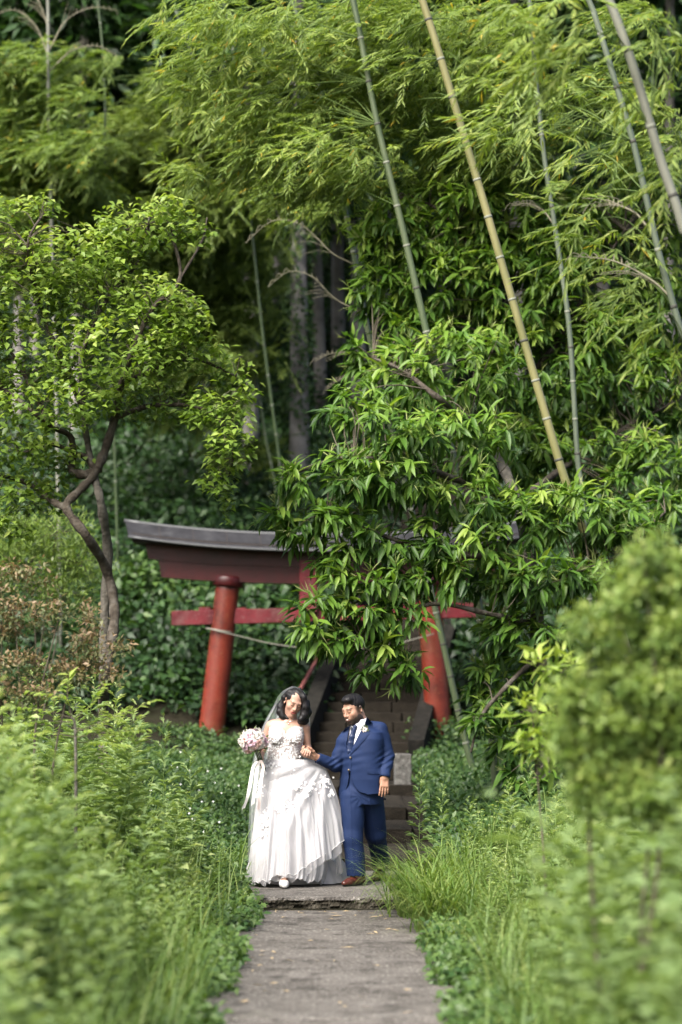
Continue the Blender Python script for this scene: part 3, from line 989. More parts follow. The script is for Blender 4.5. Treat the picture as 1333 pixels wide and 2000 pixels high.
def make_groom():
    g = groom_pt
    G = thing("person", "man in a blue suit holding the bride's hand and looking down at her", "person", GROOM_O)
    skin = np.array((.34, .195, .135))
    phi = math.radians(27)
    xs = axis_steps(-.52, .36, [(-.50, -.34, .003), (-.18, .08, .0032), (.15, .30, .003)], .007)
    ys = axis_steps(-.30, .98, [(-.26, .16, .0035)], .010)
    zs = axis_steps(-.02, 1.75, [(.76, .98, .0032), (1.02, 1.24, .0034), (1.36, 1.75, .0032)], .008)
    f = Field(xs, ys, zs)
    # body under the clothes
    f.loft([(.80, .02, .02, .15, .10), (1.0, .03, .0, .165, .11), (1.2, .025, .0, .175, .11), (1.33, .03, .0, .15, .09), (1.40, .02, .0, .07, .07)], phi, .03)
    f.chain([g(706, 1424), g(672, 1446), g(657, 1493, -.01), g(622, 1478.5, -.10)], [.05, .045, .036, .028])
    f.chain([g(706, 1424), g(742, 1424), g(756, 1478, -.01), g(751, 1512, -.12)], [.05, .048, .037, .028])
    f.chain([g(690, 1552), g(690, 1632, -.03), g(697, 1705, -.02)], [.075, .055, .045])
    f.chain([g(724, 1552, .05), g(735, 1628, .22), g(744, 1694, .52)], [.075, .055, .045])
    f.rc(g(708, 1424, .01), g(698, 1398, .0), .062, .058, .03)
    hc, hR, hs = g(691, 1386, -.02), head_rot(-46, 16, -4), 1.06
    W = add_head(f, hc, hR, hs, True)
    f.rc(W((0, .03, -.05)), g(707, 1420, .01), .060, .062, .02)
    # hanging hand, and the hand that holds hers
    add_hand(f, g(751, 1513, -.125), (-.06, -.12, -1), (.12, -1, .0), 1.02, (.16, .2, .24, .3), .05, 1, .2, .42)
    add_hand(f, g(619, 1478, -.11), (-.90, -.22, .30), (-.15, -.55, -.85), 1.02, (.62, .66, .7, .74), .03, 1, .3, .75)
    V, Q = f.net()
    V = relax(V, Q, 1, .4)
    col = np.tile(skin, (len(V), 1))
    hand = V[:, 2] < 1.3
    col[hand] = skin * np.array((1.0, .96, .93))
    L = head_local(V, hc, hR, hs)
    face_colour(L, True, skin, col)
    obj("body", mesh_from("body", V, Q, (skin_mat("tan_skin"),), True, {"col": col}), G)
    # teeth of the smile
    mt = NT("teeth"); mt.base((.75, .72, .66)); mt.set(Roughness=.3)
    pts = [W((x, -.0995 + 16 * x * x, -.0590 + 10 * x * x)) for x in np.linspace(-.014, .014, 7)]
    obj("teeth", MB().tube(pts, np.array([.0016, .003, .0038, .004, .0038, .003, .0016]) * hs, 6).mesh("teeth", mt.m, smooth=True), G)
    # hair: short sides, swept up top
    h = Field(axis_steps(hc[0] - .16, hc[0] + .16, [], .0036), axis_steps(hc[1] - .16, hc[1] + .16, [], .0036), axis_steps(hc[2] - .1, hc[2] + .2, [], .0036))
    def e(p, r, k=.02, mode='u'):
        h.ell(hc + hR @ (np.array(p) * hs), np.array(r) * hs, hR, k * hs, mode)
    e((0, .022, .044), (.0785, .096, .086))
    e((0, -.028, .098), (.056, .062, .036), .03)
    e((.02, -.06, .098), (.038, .034, .026), .02)
    e((0, -.088, -.016), (.078, .070, .090), .008, 's')
    e((0, .0, -.100), (.13, .16, .085), .01, 's')
    for q in (-1, 1):
        e((q * .084, .010, -.010), (.020, .026, .036), .006, 's')
    h.warp(lambda X, Y, Z: .0007 * np.sin(210 * (X + .4 * Y)) + .0008 * np.sin(95 * (X - Y) + 60 * Z))
    V, Q = h.net()
    obj("hair", mesh_from("hair", V, Q, (M_HAIR,), True), G)
    # beard: a thin layer proud of the jaw
    # shirt, collar
    m_shirt = cloth_mat("white_shirt", (.56, .56, .60), (.64, .64, .68), .8)
    sh = Field(axis_steps(-.20, .24, [], .005), axis_steps(-.2, .16, [], .005), axis_steps(1.0, 1.50, [], .005))
    sh.loft([(1.02, .028, .0, .175, .122), (1.2, .025, .0, .183, .125), (1.30, .03, .0, .165, .108), (1.37, .028, -.004, .10, .085), (1.405, .026, -.006, .078, .078)], phi, .03)
    sh.rc(g(707, 1424, .004), g(703, 1408, .0), .078, .074, .01)
    sh.rc(g(703, 1406, .0), g(701, 1395, -.01), .066, .07, .004, 's')
    V, Q = sh.net()
    V = relax(V, Q, 3, .5)
    obj("shirt", mesh_from("shirt", V, Q, (m_shirt,), True), G)
    # jacket
    m_suit = cloth_mat("blue_wool_suit", (.0042, .0135, .050), (.0070, .0190, .066), .75, 420, .0, .25)
    j = Field(axis_steps(-.40, .36, [], .0048), axis_steps(-.26, .24, [], .0055), axis_steps(.68, 1.46, [], .0048))
    cx = lambda px: (px - 700) / PXM
    secs = [(.70, cx(709), .02, .218, .150), (.80, cx(709), .015, .216, .148), (.92, cx(709), .0, .208, .150), (1.04, cx(708), .0, .202, .152), (1.16, cx(706), .0, .207, .150), (1.27, cx(707), .0, .205, .138), (1.33, cx(709), .0, .185, .118), (1.37, cx(708), .0, .12, .096)]
    j.loft(secs, phi, .02, p=2.25)
    j.chain([g(704, 1424, .0), g(676, 1445, -.005)], [.066, .068], .035)
    j.chain([g(709, 1421, .0), g(741, 1425, .0)], [.066, .071], .035)
    j.chain([g(672, 1449, -.005), g(656, 1494, -.02), g(622, 1479, -.105)], [.067, .060, .047], .018)
    j.chain([g(743, 1428, .0), g(757, 1477, -.005), g(750.5, 1511, -.115)], [.072, .062, .052], .014)
    # open cuffs
    j.rc(g(619, 1477.6, -.11), g(600, 1471, -.14), .038, .038, .012, 's')
    j.rc(g(750.3, 1513, -.12), g(749, 1530, -.15), .040, .04, .012, 's')
    # V opening at the neck and the cut-away front below the buttons
    S = (slice(None),) * 3
    X, Y, Z = j.pts(S)
    PX, PY = X * PXM + 700, 1724 - Z * PXM
    le = np.interp(PY, [1396, 1418, 1440, 1455, 1468], [689, 683, 680, 679.5, 683])
    re = np.interp(PY, [1396, 1418, 1440, 1455, 1468], [717, 710, 698, 690, 684])
    vcut = np.maximum(np.maximum((le - PX), (PX - re)) / PXM, np.maximum(Y - .0, (1398 - PY) / PXM))
    vcut = np.maximum(vcut, (PY - 1469) / PXM)
    j.comb(S, vcut, .004, 's')
    j.rc(g(707, 1426, .01), g(700, 1392, -.01), .074, .082, .008, 's')
    le = np.interp(PY, [1503, 1515, 1530, 1545, 1556, 1570], [683, 682.6, 680, 675, 670, 660])
    re = np.interp(PY, [1503, 1515, 1527, 1538, 1545, 1548], [683.5, 685, 689, 695.5, 703, 716])
    fcut = np.maximum(np.maximum((le - PX), (PX - re)) / PXM, np.maximum(Y - .0, (1504 - PY) / PXM))
    j.comb(S, fcut, .004, 's')
    hem = np.interp(PX, [655, 664, 690, 740, 752, 764], [1568, 1566, 1552, 1547.5, 1549, 1562])
    hemb = np.where(Y > .0, np.interp(PX, [655, 700, 745, 764], [1560, 1556, 1560, 1563]), hem)
    j.comb(S, np.maximum((hemb - PY) / PXM, -9 + 0 * Y) * 1.0, .0, 's')
    # lower hollow so that the jacket is a shell
    hs_ = [(z, a, b + .005, c - .014, d - .014) for z, a, b, c, d in secs if z < .95]
    hs_ = [(.60, *hs_[0][1:])] + hs_
    j.loft(hs_, phi, .005, 's', p=2.25)
    # creases: sleeve elbows, pull at the button, general drape
    w1 = fold_noise(3, .0036, 14, 52)
    w2 = fold_noise(8, .0030, 26, 22, .9)
    def crease(X, Y, Z):
        px, py = X * PXM + 700, 1724 - Z * PXM
        arm = sstep(744, 751, px) + sstep(668, 658, px)
        d = np.hypot(px - 683, py - 1478)
        pull = np.exp(-(d / 26) ** 2) * .0030 * np.sin((py - 1478) * .42 + (px - 683) * .10)
        d2 = np.exp(-(((px - 754) / 14) ** 2 + ((py - 1482) / 14) ** 2)) + np.exp(-(((px - 655) / 12) ** 2 + ((py - 1487) / 12) ** 2))
        elb = d2 * .0060 * np.sin(py * .55 + px * .34)
        return w1(X, Y, Z) * (.4 + 1.1 * np.clip(arm, 0, 1)) + w2(X, Y, Z) * .7 + pull + elb
    j.warp(crease)
    V, Q = j.net()
    V = relax(V, Q, 2, .5)
    jk = obj("jacket", mesh_from("jacket", V, Q, (m_suit,), True), G)
    to = lambda pts: [((a - 700) / PXM, (1724 - b) / PXM) for a, b in pts]
    # lapels, collar, flap, breast welt
    patch(j, to([(683, 1417), (679, 1440), (678.6, 1455), (683.5, 1469)]), to([(675, 1421), (667, 1433), (671, 1450), (683.5, 1472)]), 16, 6, .007, .006, m_suit, "lapel", jk, .003)
    patch(j, to([(716.5, 1400), (710.5, 1419), (698.6, 1441), (690.6, 1456), (683.8, 1469)]), to([(728, 1411), (727, 1424), (714, 1441), (700, 1457), (684.2, 1473)]), 20, 6, .007, .006, m_suit, "lapel", jk, .003)
    patch(j, to([(716, 1499.5), (727, 1500.5), (742, 1500)]), to([(717, 1508), (728, 1509.5), (742, 1509)]), 8, 4, .006, .005, m_suit, "pocket_flap", jk, .001)
    # a seam edge down the closed front, from button to button
    patch(j, to([(683.2, 1468), (683, 1486), (683, 1504)]), to([(686.4, 1468), (686.2, 1486), (686, 1504)]), 8, 3, .004, .005, m_suit, "front_edge", jk, .001)
    m_but = NT("horn_button"); m_but.base((.10, .075, .05)); m_but.set(Roughness=.25)
    for px, py in ((684.6, 1478), (681.5, 1502)):
        x, z = to([(px, py)])[0]
        y = j.front(x, z) or -.15
        obj("button", MB().tube([(x, y - .014, z), (x, y - .010, z), (x, y - .003, z)], [.008, .0105, .0105], 12).mesh("button", m_but.m, smooth=True), jk)
    # tie
    m_tie = cloth_mat("navy_satin_tie", (.007, .015, .046), (.012, .024, .07), .4, 300, .1, .1)
    dz = lambda px, py: ((px - 700) / PXM, (1724 - py) / PXM)
    kn = Field(axis_steps(-.1, .06, [], .004), axis_steps(-.26, .05, [], .004), axis_steps(1.08, 1.45, [], .004))
    def yy(px, py):
        x, z = dz(px, py)
        return (sh.front(x, z) or -.1)
    p0, p1 = g(694, 1419, yy(695, 1420) - .008), g(692, 1425, yy(692, 1425) - .010)
    kn.rc(p0, p1, .019, .014, .004)
    tie_pts = [(691.5, 1424), (688, 1438), (685.5, 1450), (683.5, 1466), (683, 1474)]
    for a, b, wa, wb in zip(tie_pts[:-1], tie_pts[1:], (.018, .024, .028, .030), (.024, .028, .030, .030)):
        for k in (-.5, -.17, .17, .5):
            pa = g(a[0], a[1], yy(*a) - .018) + np.array((k * wa * 1.3, abs(k) * .008, 0))
            pb = g(b[0], b[1], yy(*b) - .018) + np.array((k * wb * 1.3, abs(k) * .008, 0))
            kn.rc(pa, pb, .0085, .0085, .014)
    V, Q = kn.net()
    obj("tie", mesh_from("tie", V, Q, (m_tie,), True), G)
    # collar wings
    m2 = MB()
    def wing(pts, th=.004):
        P3 = []
        for px, py in pts:
            P3.append(g(px, py, yy(px, min(max(py, 1402), 1440)) - .010))
        P3 = np.array(P3); n = len(P3)
        m2.add(np.vstack([P3, P3 + (0, th, 0)]), [tuple(range(n)), tuple(range(2 * n - 1, n - 1, -1))] + [(i, (i + 1) % n, n + (i + 1) % n, n + i) for i in range(n)])
    wing([(699, 1415), (715.5, 1399), (714, 1408), (704, 1424), (698.5, 1419)])
    wing([(690, 1418), (685.5, 1417), (683.5, 1421), (686.5, 1428), (691.5, 1422)])
    obj("collar", m2.mesh("collar", m_shirt), G)
    # trousers
    t = Field(axis_steps(-.22, .34, [], .0055), axis_steps(-.2, .82, [], .007), axis_steps(.04, .98, [], .0055))
    t.loft([(.70, cx(707), .025, .17, .125), (.82, cx(707), .01, .185, .130), (.97, cx(708), .0, .178, .125)], phi, .03)
    t.chain([g(688.5, 1556, -.01), g(689.5, 1632, -.035), g(695.5, 1698, -.01)], [.108, .092, .080], .03)
    t.rc(g(695.5, 1697, -.01), g(695.8, 1706, -.005), .080, .082, .01)
    t.chain([g(726, 1556, .05), g(735, 1628, .20), g(744, 1684, .50)], [.108, .090, .080], .03)
    t.rc(g(744, 1683, .50), g(744, 1693, .53), .080, .082, .01)
    t.loft([(-.1, cx(696), 0, .3, .14), (.078, cx(696), 0, .3, .14)], 0, .0, 's')
    t.loft([(-.1, cx(744), .5, .3, .24), (.125, cx(744), .5, .3, .24)], 0, .0, 's')
    t.rc(g(695.8, 1709, -.004), g(695.8, 1690, -.01), .071, .066, .003, 's')
    tw = fold_noise(12, .0040, 14, 24, 1.5)
    def tcrease(X, Y, Z):
        px, py = X * PXM + 700, 1724 - Z * PXM
        knee = np.exp(-((py - 1632) / 34) ** 2) + .9 * np.exp(-((py - 1690) / 18) ** 2) + .5 * np.exp(-((py - 1570) / 20) ** 2)
        ridge = -.005 * np.exp(-((px - np.interp(py, [1560, 1630, 1700], [684, 686, 691])) / 2.0) ** 2) - .005 * np.exp(-((px - np.interp(py, [1560, 1630, 1690], [722, 732, 741])) / 2.0) ** 2)
        rad = np.exp(-(np.hypot(px - 706, (py - 1560)) / 34) ** 2) * .0016 * np.sin(np.arctan2(py - 1553, px - 704) * 11)
        return tw(X, Y, Z) * (.45 + knee) + ridge + rad
    t.warp(tcrease)
    V, Q = t.net()
    V = relax(V, Q, 1, .5)
    obj("trousers", mesh_from("trousers", V, Q, (m_suit,), True), G)
    # brown leather shoes
    m_sh = NT("oxblood_leather"); m_sh.base(m_sh.ramp(m_sh.noise(20), [(.3, (.045, .012, .008)), (.7, (.085, .022, .014))])); m_sh.set(Roughness=.28)
    m_so = NT("dark_sole"); m_so.base((.012, .010, .009)); m_so.set(Roughness=.6)
    for base, di in ((g(698, 1724, .01), (-.62, -.78)), (g(742, 1724, .56), (-.3, -.95))):
        d = np.array((*nrm(np.array(di)), 0))
        s_ = np.array((-d[1], d[0], 0))
        q = Field(axis_steps(base[0] - .25, base[0] + .2, [], .004), axis_steps(base[1] - .3, base[1] + .2, [], .004), axis_steps(-.01, .15, [], .004))
        b = lambda a, u, z: np.array((base[0], base[1], 0)) + d * a + s_ * u + np.array((0, 0, z))
        q.rc(b(-.055, 0, .045), b(.03, 0, .052), .040, .042, .03)
        q.rc(b(.03, 0, .045), b(.13, .004, .026), .042, .034, .03)
        q.rc(b(.13, .004, .028), b(.185, .002, .022), .036, .026, .02)
        q.rc(b(-.045, 0, .07), b(-.03, 0, .115), .040, .042, .02)
        Xq, Yq, Zq = q.pts((slice(None),) * 3)
        q.F = np.maximum(q.F, .012 - Zq + 0 * Xq + 0 * Yq)
        V, Q = q.net()
        o = obj("shoe", mesh_from("shoe", V, Q, (m_sh.m,), True), G)
        out = []
        for k in np.linspace(0, 2 * np.pi, 28, endpoint=False):
            a_, u_ = .062 + .135 * math.cos(k), .041 * math.sin(k) * (1 + .08 * math.cos(k))
            out.append((a_, u_))
        Vs = [b(a_, u_, 0.001) for a_, u_ in out] + [b(a_, u_, .014) for a_, u_ in out]
        n = len(out)
        mb = MB(); mb.add(np.array(Vs), [tuple(range(n))[::-1], tuple(range(n, 2 * n))] + [(i, (i + 1) % n, n + (i + 1) % n, n + i) for i in range(n)])
        obj("sole", mb.mesh("sole", m_so.m), o)
        lc = MB()
        for k in range(3):
            a_ = .045 + .018 * k
            lc.tube([b(a_, -.014, .088 - .012 * k), b(a_, 0, .096 - .012 * k), b(a_, .014, .088 - .012 * k)], .003, 5)
        obj("laces", lc.mesh("laces", m_so.m), o)
    return G, j

# ------------------------------------------------------------------ rose used in the bouquet and the buttonhole
def rose_geo(seed):
    r = rng(seed)
    mb = MB()
    for ring, (n, rad, h, tilt, wd) in enumerate(((3, .22, .62, .10, .62), (4, .42, .58, .32, .72), (5, .68, .46, .62, .84), (6, .92, .26, .95, .92))):
        for k in range(n):
            a = 2 * np.pi * k / n + ring * .7 + r.uniform(-.2, .2)
            G = np.zeros((4, 5, 3))
            for i, u in enumerate(np.linspace(0, 1, 4)):
                for jx, v in enumerate(np.linspace(-1, 1, 5)):
                    th = a + v * wd * .62 * (1 - .25 * u * u * abs(v))
                    rr = rad * (.35 + .65 * math.sin(u * 1.4)) + tilt * .25 * u * u - .07 * v * v * u
                    z = -.25 + h * u * 1.25 - .12 * v * v * u - tilt * .35 * u ** 3
                    G[i, jx] = (rr * math.cos(th), rr * math.sin(th), z)
            mb.grid(G + r.normal(0, .015, G.shape))
    return mb

def make_roses():
    cols = {"ivory": (.64, .60, .56), "blush": (.60, .40, .36), "mauve": (.46, .31, .37)}
    out = {}
    for i, (k, c) in enumerate(cols.items()):
        t = NT(k + "_petal")
        t.base(t.ramp(t.noise(1.6, 3), [(.3, tuple(v * .90 for v in c)), (.7, c)]))
        t.set(Roughness=.6); t.b.inputs["Subsurface Weight"].default_value = .1
        t.b.inputs["Subsurface Radius"].default_value = (.2, .2, .2)
        out[k] = [rose_geo(30 + 7 * i + v).mesh("rose_" + k, t.m, smooth=True) for v in range(2)]
    return out

def place_on(o, loc, direction, s, spin=0):
    q = Vector([float(v) for v in direction]).to_track_quat('Z', 'Y')
    o.location = [float(v) for v in loc]
    o.rotation_mode = 'QUATERNION'
    o.rotation_quaternion = q @ Euler((0, 0, spin)).to_quaternion()
    o.scale = (s, s, s)

def make_bride():
    b = bride_pt
    B = thing("person", "woman in a white lace bridal gown and veil with a black bob", "person", BRIDE_O)
    skin = np.array((.37, .215, .16))
    xs = axis_steps(-.28, .30, [(-.24, -.17, .0036), (-.06, .17, .0032), (.13, .28, .0032)], .007)
    ys = axis_steps(-.42, .30, [(-.26, .14, .0036)], .008)
    zs = axis_steps(-.01, 1.80, [(1.05, 1.28, .0034), (1.42, 1.80, .0032)], .007)
    f = Field(xs, ys, zs)
    f.loft([(.95, 0, .0, .145, .105), (1.08, -.015, .0, .125, .095), (1.18, -.01, .0, .132, .098), (1.30, 0, .0, .145, .10), (1.37, .0, .005, .150, .085), (1.42, .004, .01, .10, .06)], 0, .03)
    for px in (543, 577):
        f.ell(b(px, 1437, -.085), (.062, .052, .06), None, .03)
    f.chain([b(563, 1410, .012), b(533, 1416, .01)], [.046, .044], .04)
    f.chain([b(565, 1410, .012), b(594, 1419, .01)], [.046, .043], .04)
    f.chain([b(528.5, 1418, .01), b(512, 1463, .045), b(511, 1480, -.15)], [.041, .035, .024], .02)
    f.chain([b(597, 1421, .01), b(601, 1462, .055), b(603, 1466, -.09)], [.040, .034, .025], .02)
    f.rc(b(565, 1411, .014), b(570, 1388, -.012), .048, .046, .04)
    for q in (-1, 1):
        f.rc(b(562 + q * 3, 1411.5, -.035), b(562 + q * 27, 1409, -.012), .007, .007, .018)
    hc, hR, hs = b(574.5, 1372, -.03), head_rot(14, 22, 15), .99
    W = add_head(f, hc, hR, hs, False)
    f.rc(W((0, .03, -.05)), b(568, 1400, -.005), .047, .046, .02)
    # legs, the foot stepping out
    f.chain([b(540, 1530, .02), b(545, 1620, -.10), b(556, 1703, -.24)], [.085, .055, .034], .03)
    f.chain([b(580, 1530, .02), b(585, 1620, .06), b(590, 1705, .10)], [.085, .055, .034], .03)
    f.chain([b(557, 1704, -.24), b(559, 1717, -.35)], [.036, .027], .02)
    add_hand(f, b(511, 1480, -.15), (-.1, -.45, .9), (-.9, -.4, -.1), .9, (.7, .75, .8, .8), .02, -1, .3, .7)
    add_hand(f, b(604, 1464, -.09), (-.10, -.86, -.05), (.35, .1, 1), .88, (.75, .8, .85, .9), .03, 1, .3, .5)
    V, Q = f.net()
    V = relax(V, Q, 1, .4)
    col = np.tile(skin, (len(V), 1))
    L = head_local(V, hc, hR, hs)
    face_colour(L, False, skin, col)
    obj("body", mesh_from("body", V, Q, (skin_mat("light_skin"),), True, {"col": col}), B)
    # hair: parted bob falling in waves to the shoulders
    h = Field(axis_steps(-.12, .26, [], .0036), axis_steps(-.19, .17, [], .004), axis_steps(1.36, 1.78, [], .0036))
    def e(p, r, k=.02, mode='u'):
        h.ell(hc + hR @ (np.array(p) * hs), np.array(r) * hs, hR, k * hs, mode)
    e((0, .022, .038), (.080, .096, .087))
    e((0, .060, -.03), (.080, .060, .09), .03)
    # side curtains, image-left then image-right
    h.chain([b(566, 1351, -.05), b(556.5, 1362, -.02), b(549.5, 1378, -.005), b(548.5, 1390, -.015), b(554, 1399, -.04)], [.022, .024, .028, .029, .020], .02)
    h.chain([b(549, 1382, -.02), b(552, 1398, -.03), b(563, 1402, -.05)], [.028, .025, .014], .02)
    h.chain([b(586, 1347, -.08), b(594, 1362, -.085), b(597, 1380, -.075), b(596, 1394, -.07), b(589, 1405, -.085)], [.020, .026, .034, .037, .029], .02)
    h.chain([b(600, 1372, -.02), b(602, 1392, -.02), b(596, 1408, -.04), b(586, 1410, -.07)], [.028, .030, .028, .018], .02)
    # clear the face
    e((-.006, -.095, -.008), (.062, .062, .098), .012, 's')
    e((-.088, -.005, -.012), (.016, .018, .022), .006, 's')
    # parting groove and strands
    def strands(X, Y, Z):
        a = (X - hc[0]) * 1.0 + (Z - hc[2]) * .25
        wv = np.sin(Z * 62 + 6 * np.sign(X - hc[0]) + Y * 30)
        return .0012 * np.sin(150 * a + 1.5 * wv + 40 * Y) + .0020 * wv * sstep(1.60, 1.48, Z)
    h.warp(strands)
    V, Q = h.net()
    obj("hair", mesh_from("hair", V, Q, (M_HAIR,), True), B)
    # necklace
    m_sil = NT("silver_chain"); m_sil.base((.8, .78, .75)); m_sil.set(Metallic=1.0, Roughness=.25)
    nk = []
    for px, py in ((553, 1402), (556, 1405.5), (560, 1408.5), (564.5, 1410), (569, 1408.6), (573, 1405.8), (577, 1402.5)):
        x, _, z = b(px, py)
        nk.append((x, (f.front(x, z) or -.05) - .003, z))
    o = obj("necklace", MB().tube(smooth_path(nk, 24), .0016, 5).mesh("necklace", m_sil.m, smooth=True), B)
    x, _, z = b(564.5, 1413)
    mbp = MB(); y = (f.front(x, z) or -.06)
    mbp.tube([(x, y - .004, z + .008), (x, y - .007, z), (x, y - .004, z - .008)], [.002, .006, .002], 8)
    obj("pendant", mbp.mesh("pendant", m_sil.m, smooth=True), o)
    # ---------------- gown
    def lace_mat():
        t = NT("ivory_lace")
        v = t.n("ShaderNodeTexVoronoi", Scale=75.0, feature='DISTANCE_TO_EDGE'); t.l(t.coord(), v.inputs["Vector"])
        n2 = t.noise(38, 4, .7)
        a = t.n("ShaderNodeMath", operation='ADD'); t.l(v.outputs["Distance"], a.inputs[0]); t.l(n2, a.inputs[1])
        t.base(t.ramp(a.outputs[0], [(.45, (.52, .495, .485)), (.66, (.36, .31, .30))]))
        t.set(Roughness=.8); t.bump(a.outputs[0], -.6, .006)
        return t.m
    m_lace = lace_mat()
    m_app = NT("white_applique"); m_app.base((.68, .67, .67)); m_app.set(Roughness=.75)
    bo = Field(axis_steps(-.22, .22, [], .0042), axis_steps(-.20, .16, [], .0045), axis_steps(1.02, 1.44, [], .0042))
    bo.loft([(1.03, -.016, .0, .150, .118), (1.08, -.017, .0, .148, .112), (1.17, -.012, .0, .150, .113), (1.28, 0, .0, .158, .115), (1.38, .002, .004, .164, .098), (1.44, .002, .004, .164, .098)], 0, .02)
    for px in (542.5, 577.5):
        bo.ell(b(px, 1438, -.088), (.071, .060, .066), None, .025)
    S = (slice(None),) * 3
    X, Y, Z = bo.pts(S)
    px = X * PXM + 560
    top = np.interp(px, [515, 523, 532, 541, 550, 557, 560, 563, 570, 579, 588, 597, 605], [1424, 1421, 1417.5, 1416, 1419, 1426, 1437, 1427, 1420, 1417, 1418, 1421, 1424])
    zt = (1724 - top) / PXM + .003 * np.sin(px * 1.3)
    bo.F = np.maximum(bo.F, Z - zt + 0 * Y).astype(np.float32)
    # plunge between the cups
    bo.rc(b(560, 1430, -.16), b(559, 1455, -.13), .009, .002, .010, 's')
    bo.warp(lambda X, Y, Z: .0022 * np.sin(X * 230 + 3 * np.sin(Z * 140)) * np.sin(Z * 210 + 2 * np.sin(X * 160)))
    V, Q = bo.net()
    obj("bodice", mesh_from("bodice", V, Q, (m_lace,), True), B)
    # flower appliques: 5 petals each
    def flower(mb, c, n, s, r):
        n = nrm(n); u = nrm(np.cross(n, (0.3, .2, 1))); v = np.cross(n, u)
        a0 = r.uniform(0, 6.28)
        for k in range(5):
            a = a0 + k * 1.2566
            d = u * math.cos(a) + v * math.sin(a); e_ = -u * math.sin(a) + v * math.cos(a)
            mb.add([c, c + d * s * .5 + e_ * s * .45 + n * s * .22, c + d * s * .95 + e_ * s * .28 + n * s * .15, c + d * s * .95 - e_ * s * .28 + n * s * .15, c + d * s * .5 - e_ * s * .45 + n * s * .22], [(0, 1, 2, 3, 4)])
    r = rng(77)
    mb = MB()
    for _ in range(520):
        px, py = r.uniform(520, 597), r.uniform(1417, 1489)
        top_ = np.interp(px, [515, 523, 541, 557, 560, 563, 579, 597], [1424, 1421, 1416, 1426, 1437, 1427, 1417, 1421])
        if py < top_ + 1: continue
        x, _, z = b(px, py)
        y = bo.front(x, z)
        if y is None: continue
        dx = (bo.front(x + .012, z) or y) - (bo.front(x - .012, z) or y)
        flower(mb, np.array((x, y - .003, z)), np.array((dx / .024, -1, .1)), r.uniform(.005, .0095), r)
    obj("bodice_lace", mb.mesh("bodice_lace", m_app.m), B, kind="stuff")
    # skirt
    def tulle(name, c, alpha, bump=.1):
        t = NT(name)
        t.base(c); t.set(Roughness=.8)
        t.b.inputs["Sheen Weight"].default_value = .3
        tr = t.n("ShaderNodeBsdfTranslucent"); tr.inputs[0].default_value = (*c, 1)
        mx = t.n("ShaderNodeMixShader"); mx.inputs[0].default_value = .35
        t.l(t.b.outputs[0], mx.inputs[1]); t.l(tr.outputs[0], mx.inputs[2])
        tp = t.n("ShaderNodeBsdfTransparent")
        m2 = t.n("ShaderNodeMixShader"); m2.inputs[0].default_value = alpha
        t.l(tp.outputs[0], m2.inputs[1]); t.l(mx.outputs[0], m2.inputs[2])
        t.l(m2.outputs[0], t.o.inputs["Surface"])
        t.bump(t.noise(300, 2), bump, .002)
        return t.m
    m_sat = tulle("white_satin_underskirt", (.57, .56, .57), 1.0)
    m_tul = tulle("white_tulle", (.69, .68, .695), .48)
    m_tul2 = tulle("white_tulle_layer", (.66, .65, .665), .45)
    m_veil = tulle("sheer_veil", (.84, .86, .90), .30)
    YL = [1478, 1486, 1500, 1540, 1600, 1660, 1700, 1716]
    def shape(fr, py, Ls, Rs, bs):
        L_, R_, b_ = np.interp(py, YL, Ls), np.interp(py, YL, Rs), np.interp(py, YL, bs)
        return L_, R_, b_
    def skirt(name, Ls, Rs, bs, hemf, m, seed, amp, nf, n=300, k=46, top=1482, tpow=1.3, yoff=0, drape=0.0):
        rr = rng(seed)
        ph = rr.uniform(0, 6.28, 6); fq = nf * np.array([1, 1.7, .55, 2.6, .8, 3.7])
        G = np.zeros((k, n, 3))
        for i, t in enumerate(np.linspace(0, 1, k)):
            for j in range(n):
                th = 2 * np.pi * j / n
                fr = (1 - math.cos(th)) / 2
                front = th < np.pi
                hem = hemf(fr, front)
                py = top + (hem - top) * t ** tpow
                L_, R_, b_ = shape(fr, py, Ls, Rs, bs)
                rip = 0
                for q in range(6):
                    rip += math.sin(fq[q] * th + ph[q] + .6 * math.sin(t * 3 + q) + 1.1 * t * (q - 2)) / (1 + .45 * q)
                rip += .45 * math.sin(31 * th + ph[0] + 3 * t) + .3 * math.sin(47 * th + ph[1] - 2 * t)
                am = amp * sstep(0.02, .75, t)
                sc = 1 + am * rip / 2.2
                cx_ = (L_ + R_) / 2
                x = cx_ - (R_ - L_) / 2 * math.cos(th) * (1 + .35 * (sc - 1))
                y = -b_ * math.sin(th) * sc + yoff + (.02 * rip * am / max(amp, 1e-6) * abs(math.cos(th)) * .5)
                z = (1724 - py) / PXM
                z += .016 * rip * t ** 6
                if drape and front:
                    ag = math.atan2(py - 1478, 640 - x)
                    ds = math.hypot(py - 1478, 640 - x)
                    y += drape * (math.sin(ag * 15 + 1.0) + .6 * math.sin(ag * 27 + 2)) * sstep(8, 70, ds) * math.sin(th) * (.4 + .6 * fr)
                G[i, j] = ((x - 560) / PXM, y, max(z, .006))
        return G
    Ls = [522, 519, 513, 505, 498, 493, 490, 489]
    Rs_in = [592, 598, 612, 630, 640, 642, 640, 636]
    bs = [.115, .125, .15, .20, .26, .31, .34, .35]
    Gin = skirt("in", Ls, Rs_in, bs, lambda fr, fo: np.interp(fr, [0, .28, .36, .5, 1], [1719, 1717, 1700, 1706, 1718]) if fo else 1719, None, 5, .20, 9)
    o1 = obj("underskirt", MB().grid(Gin * np.array((.97, .94, 1)), closed=True).mesh("underskirt", m_sat, smooth=True), B)
    Rs_out = [593, 606, 638, 653, 668, 678, 684, 686]
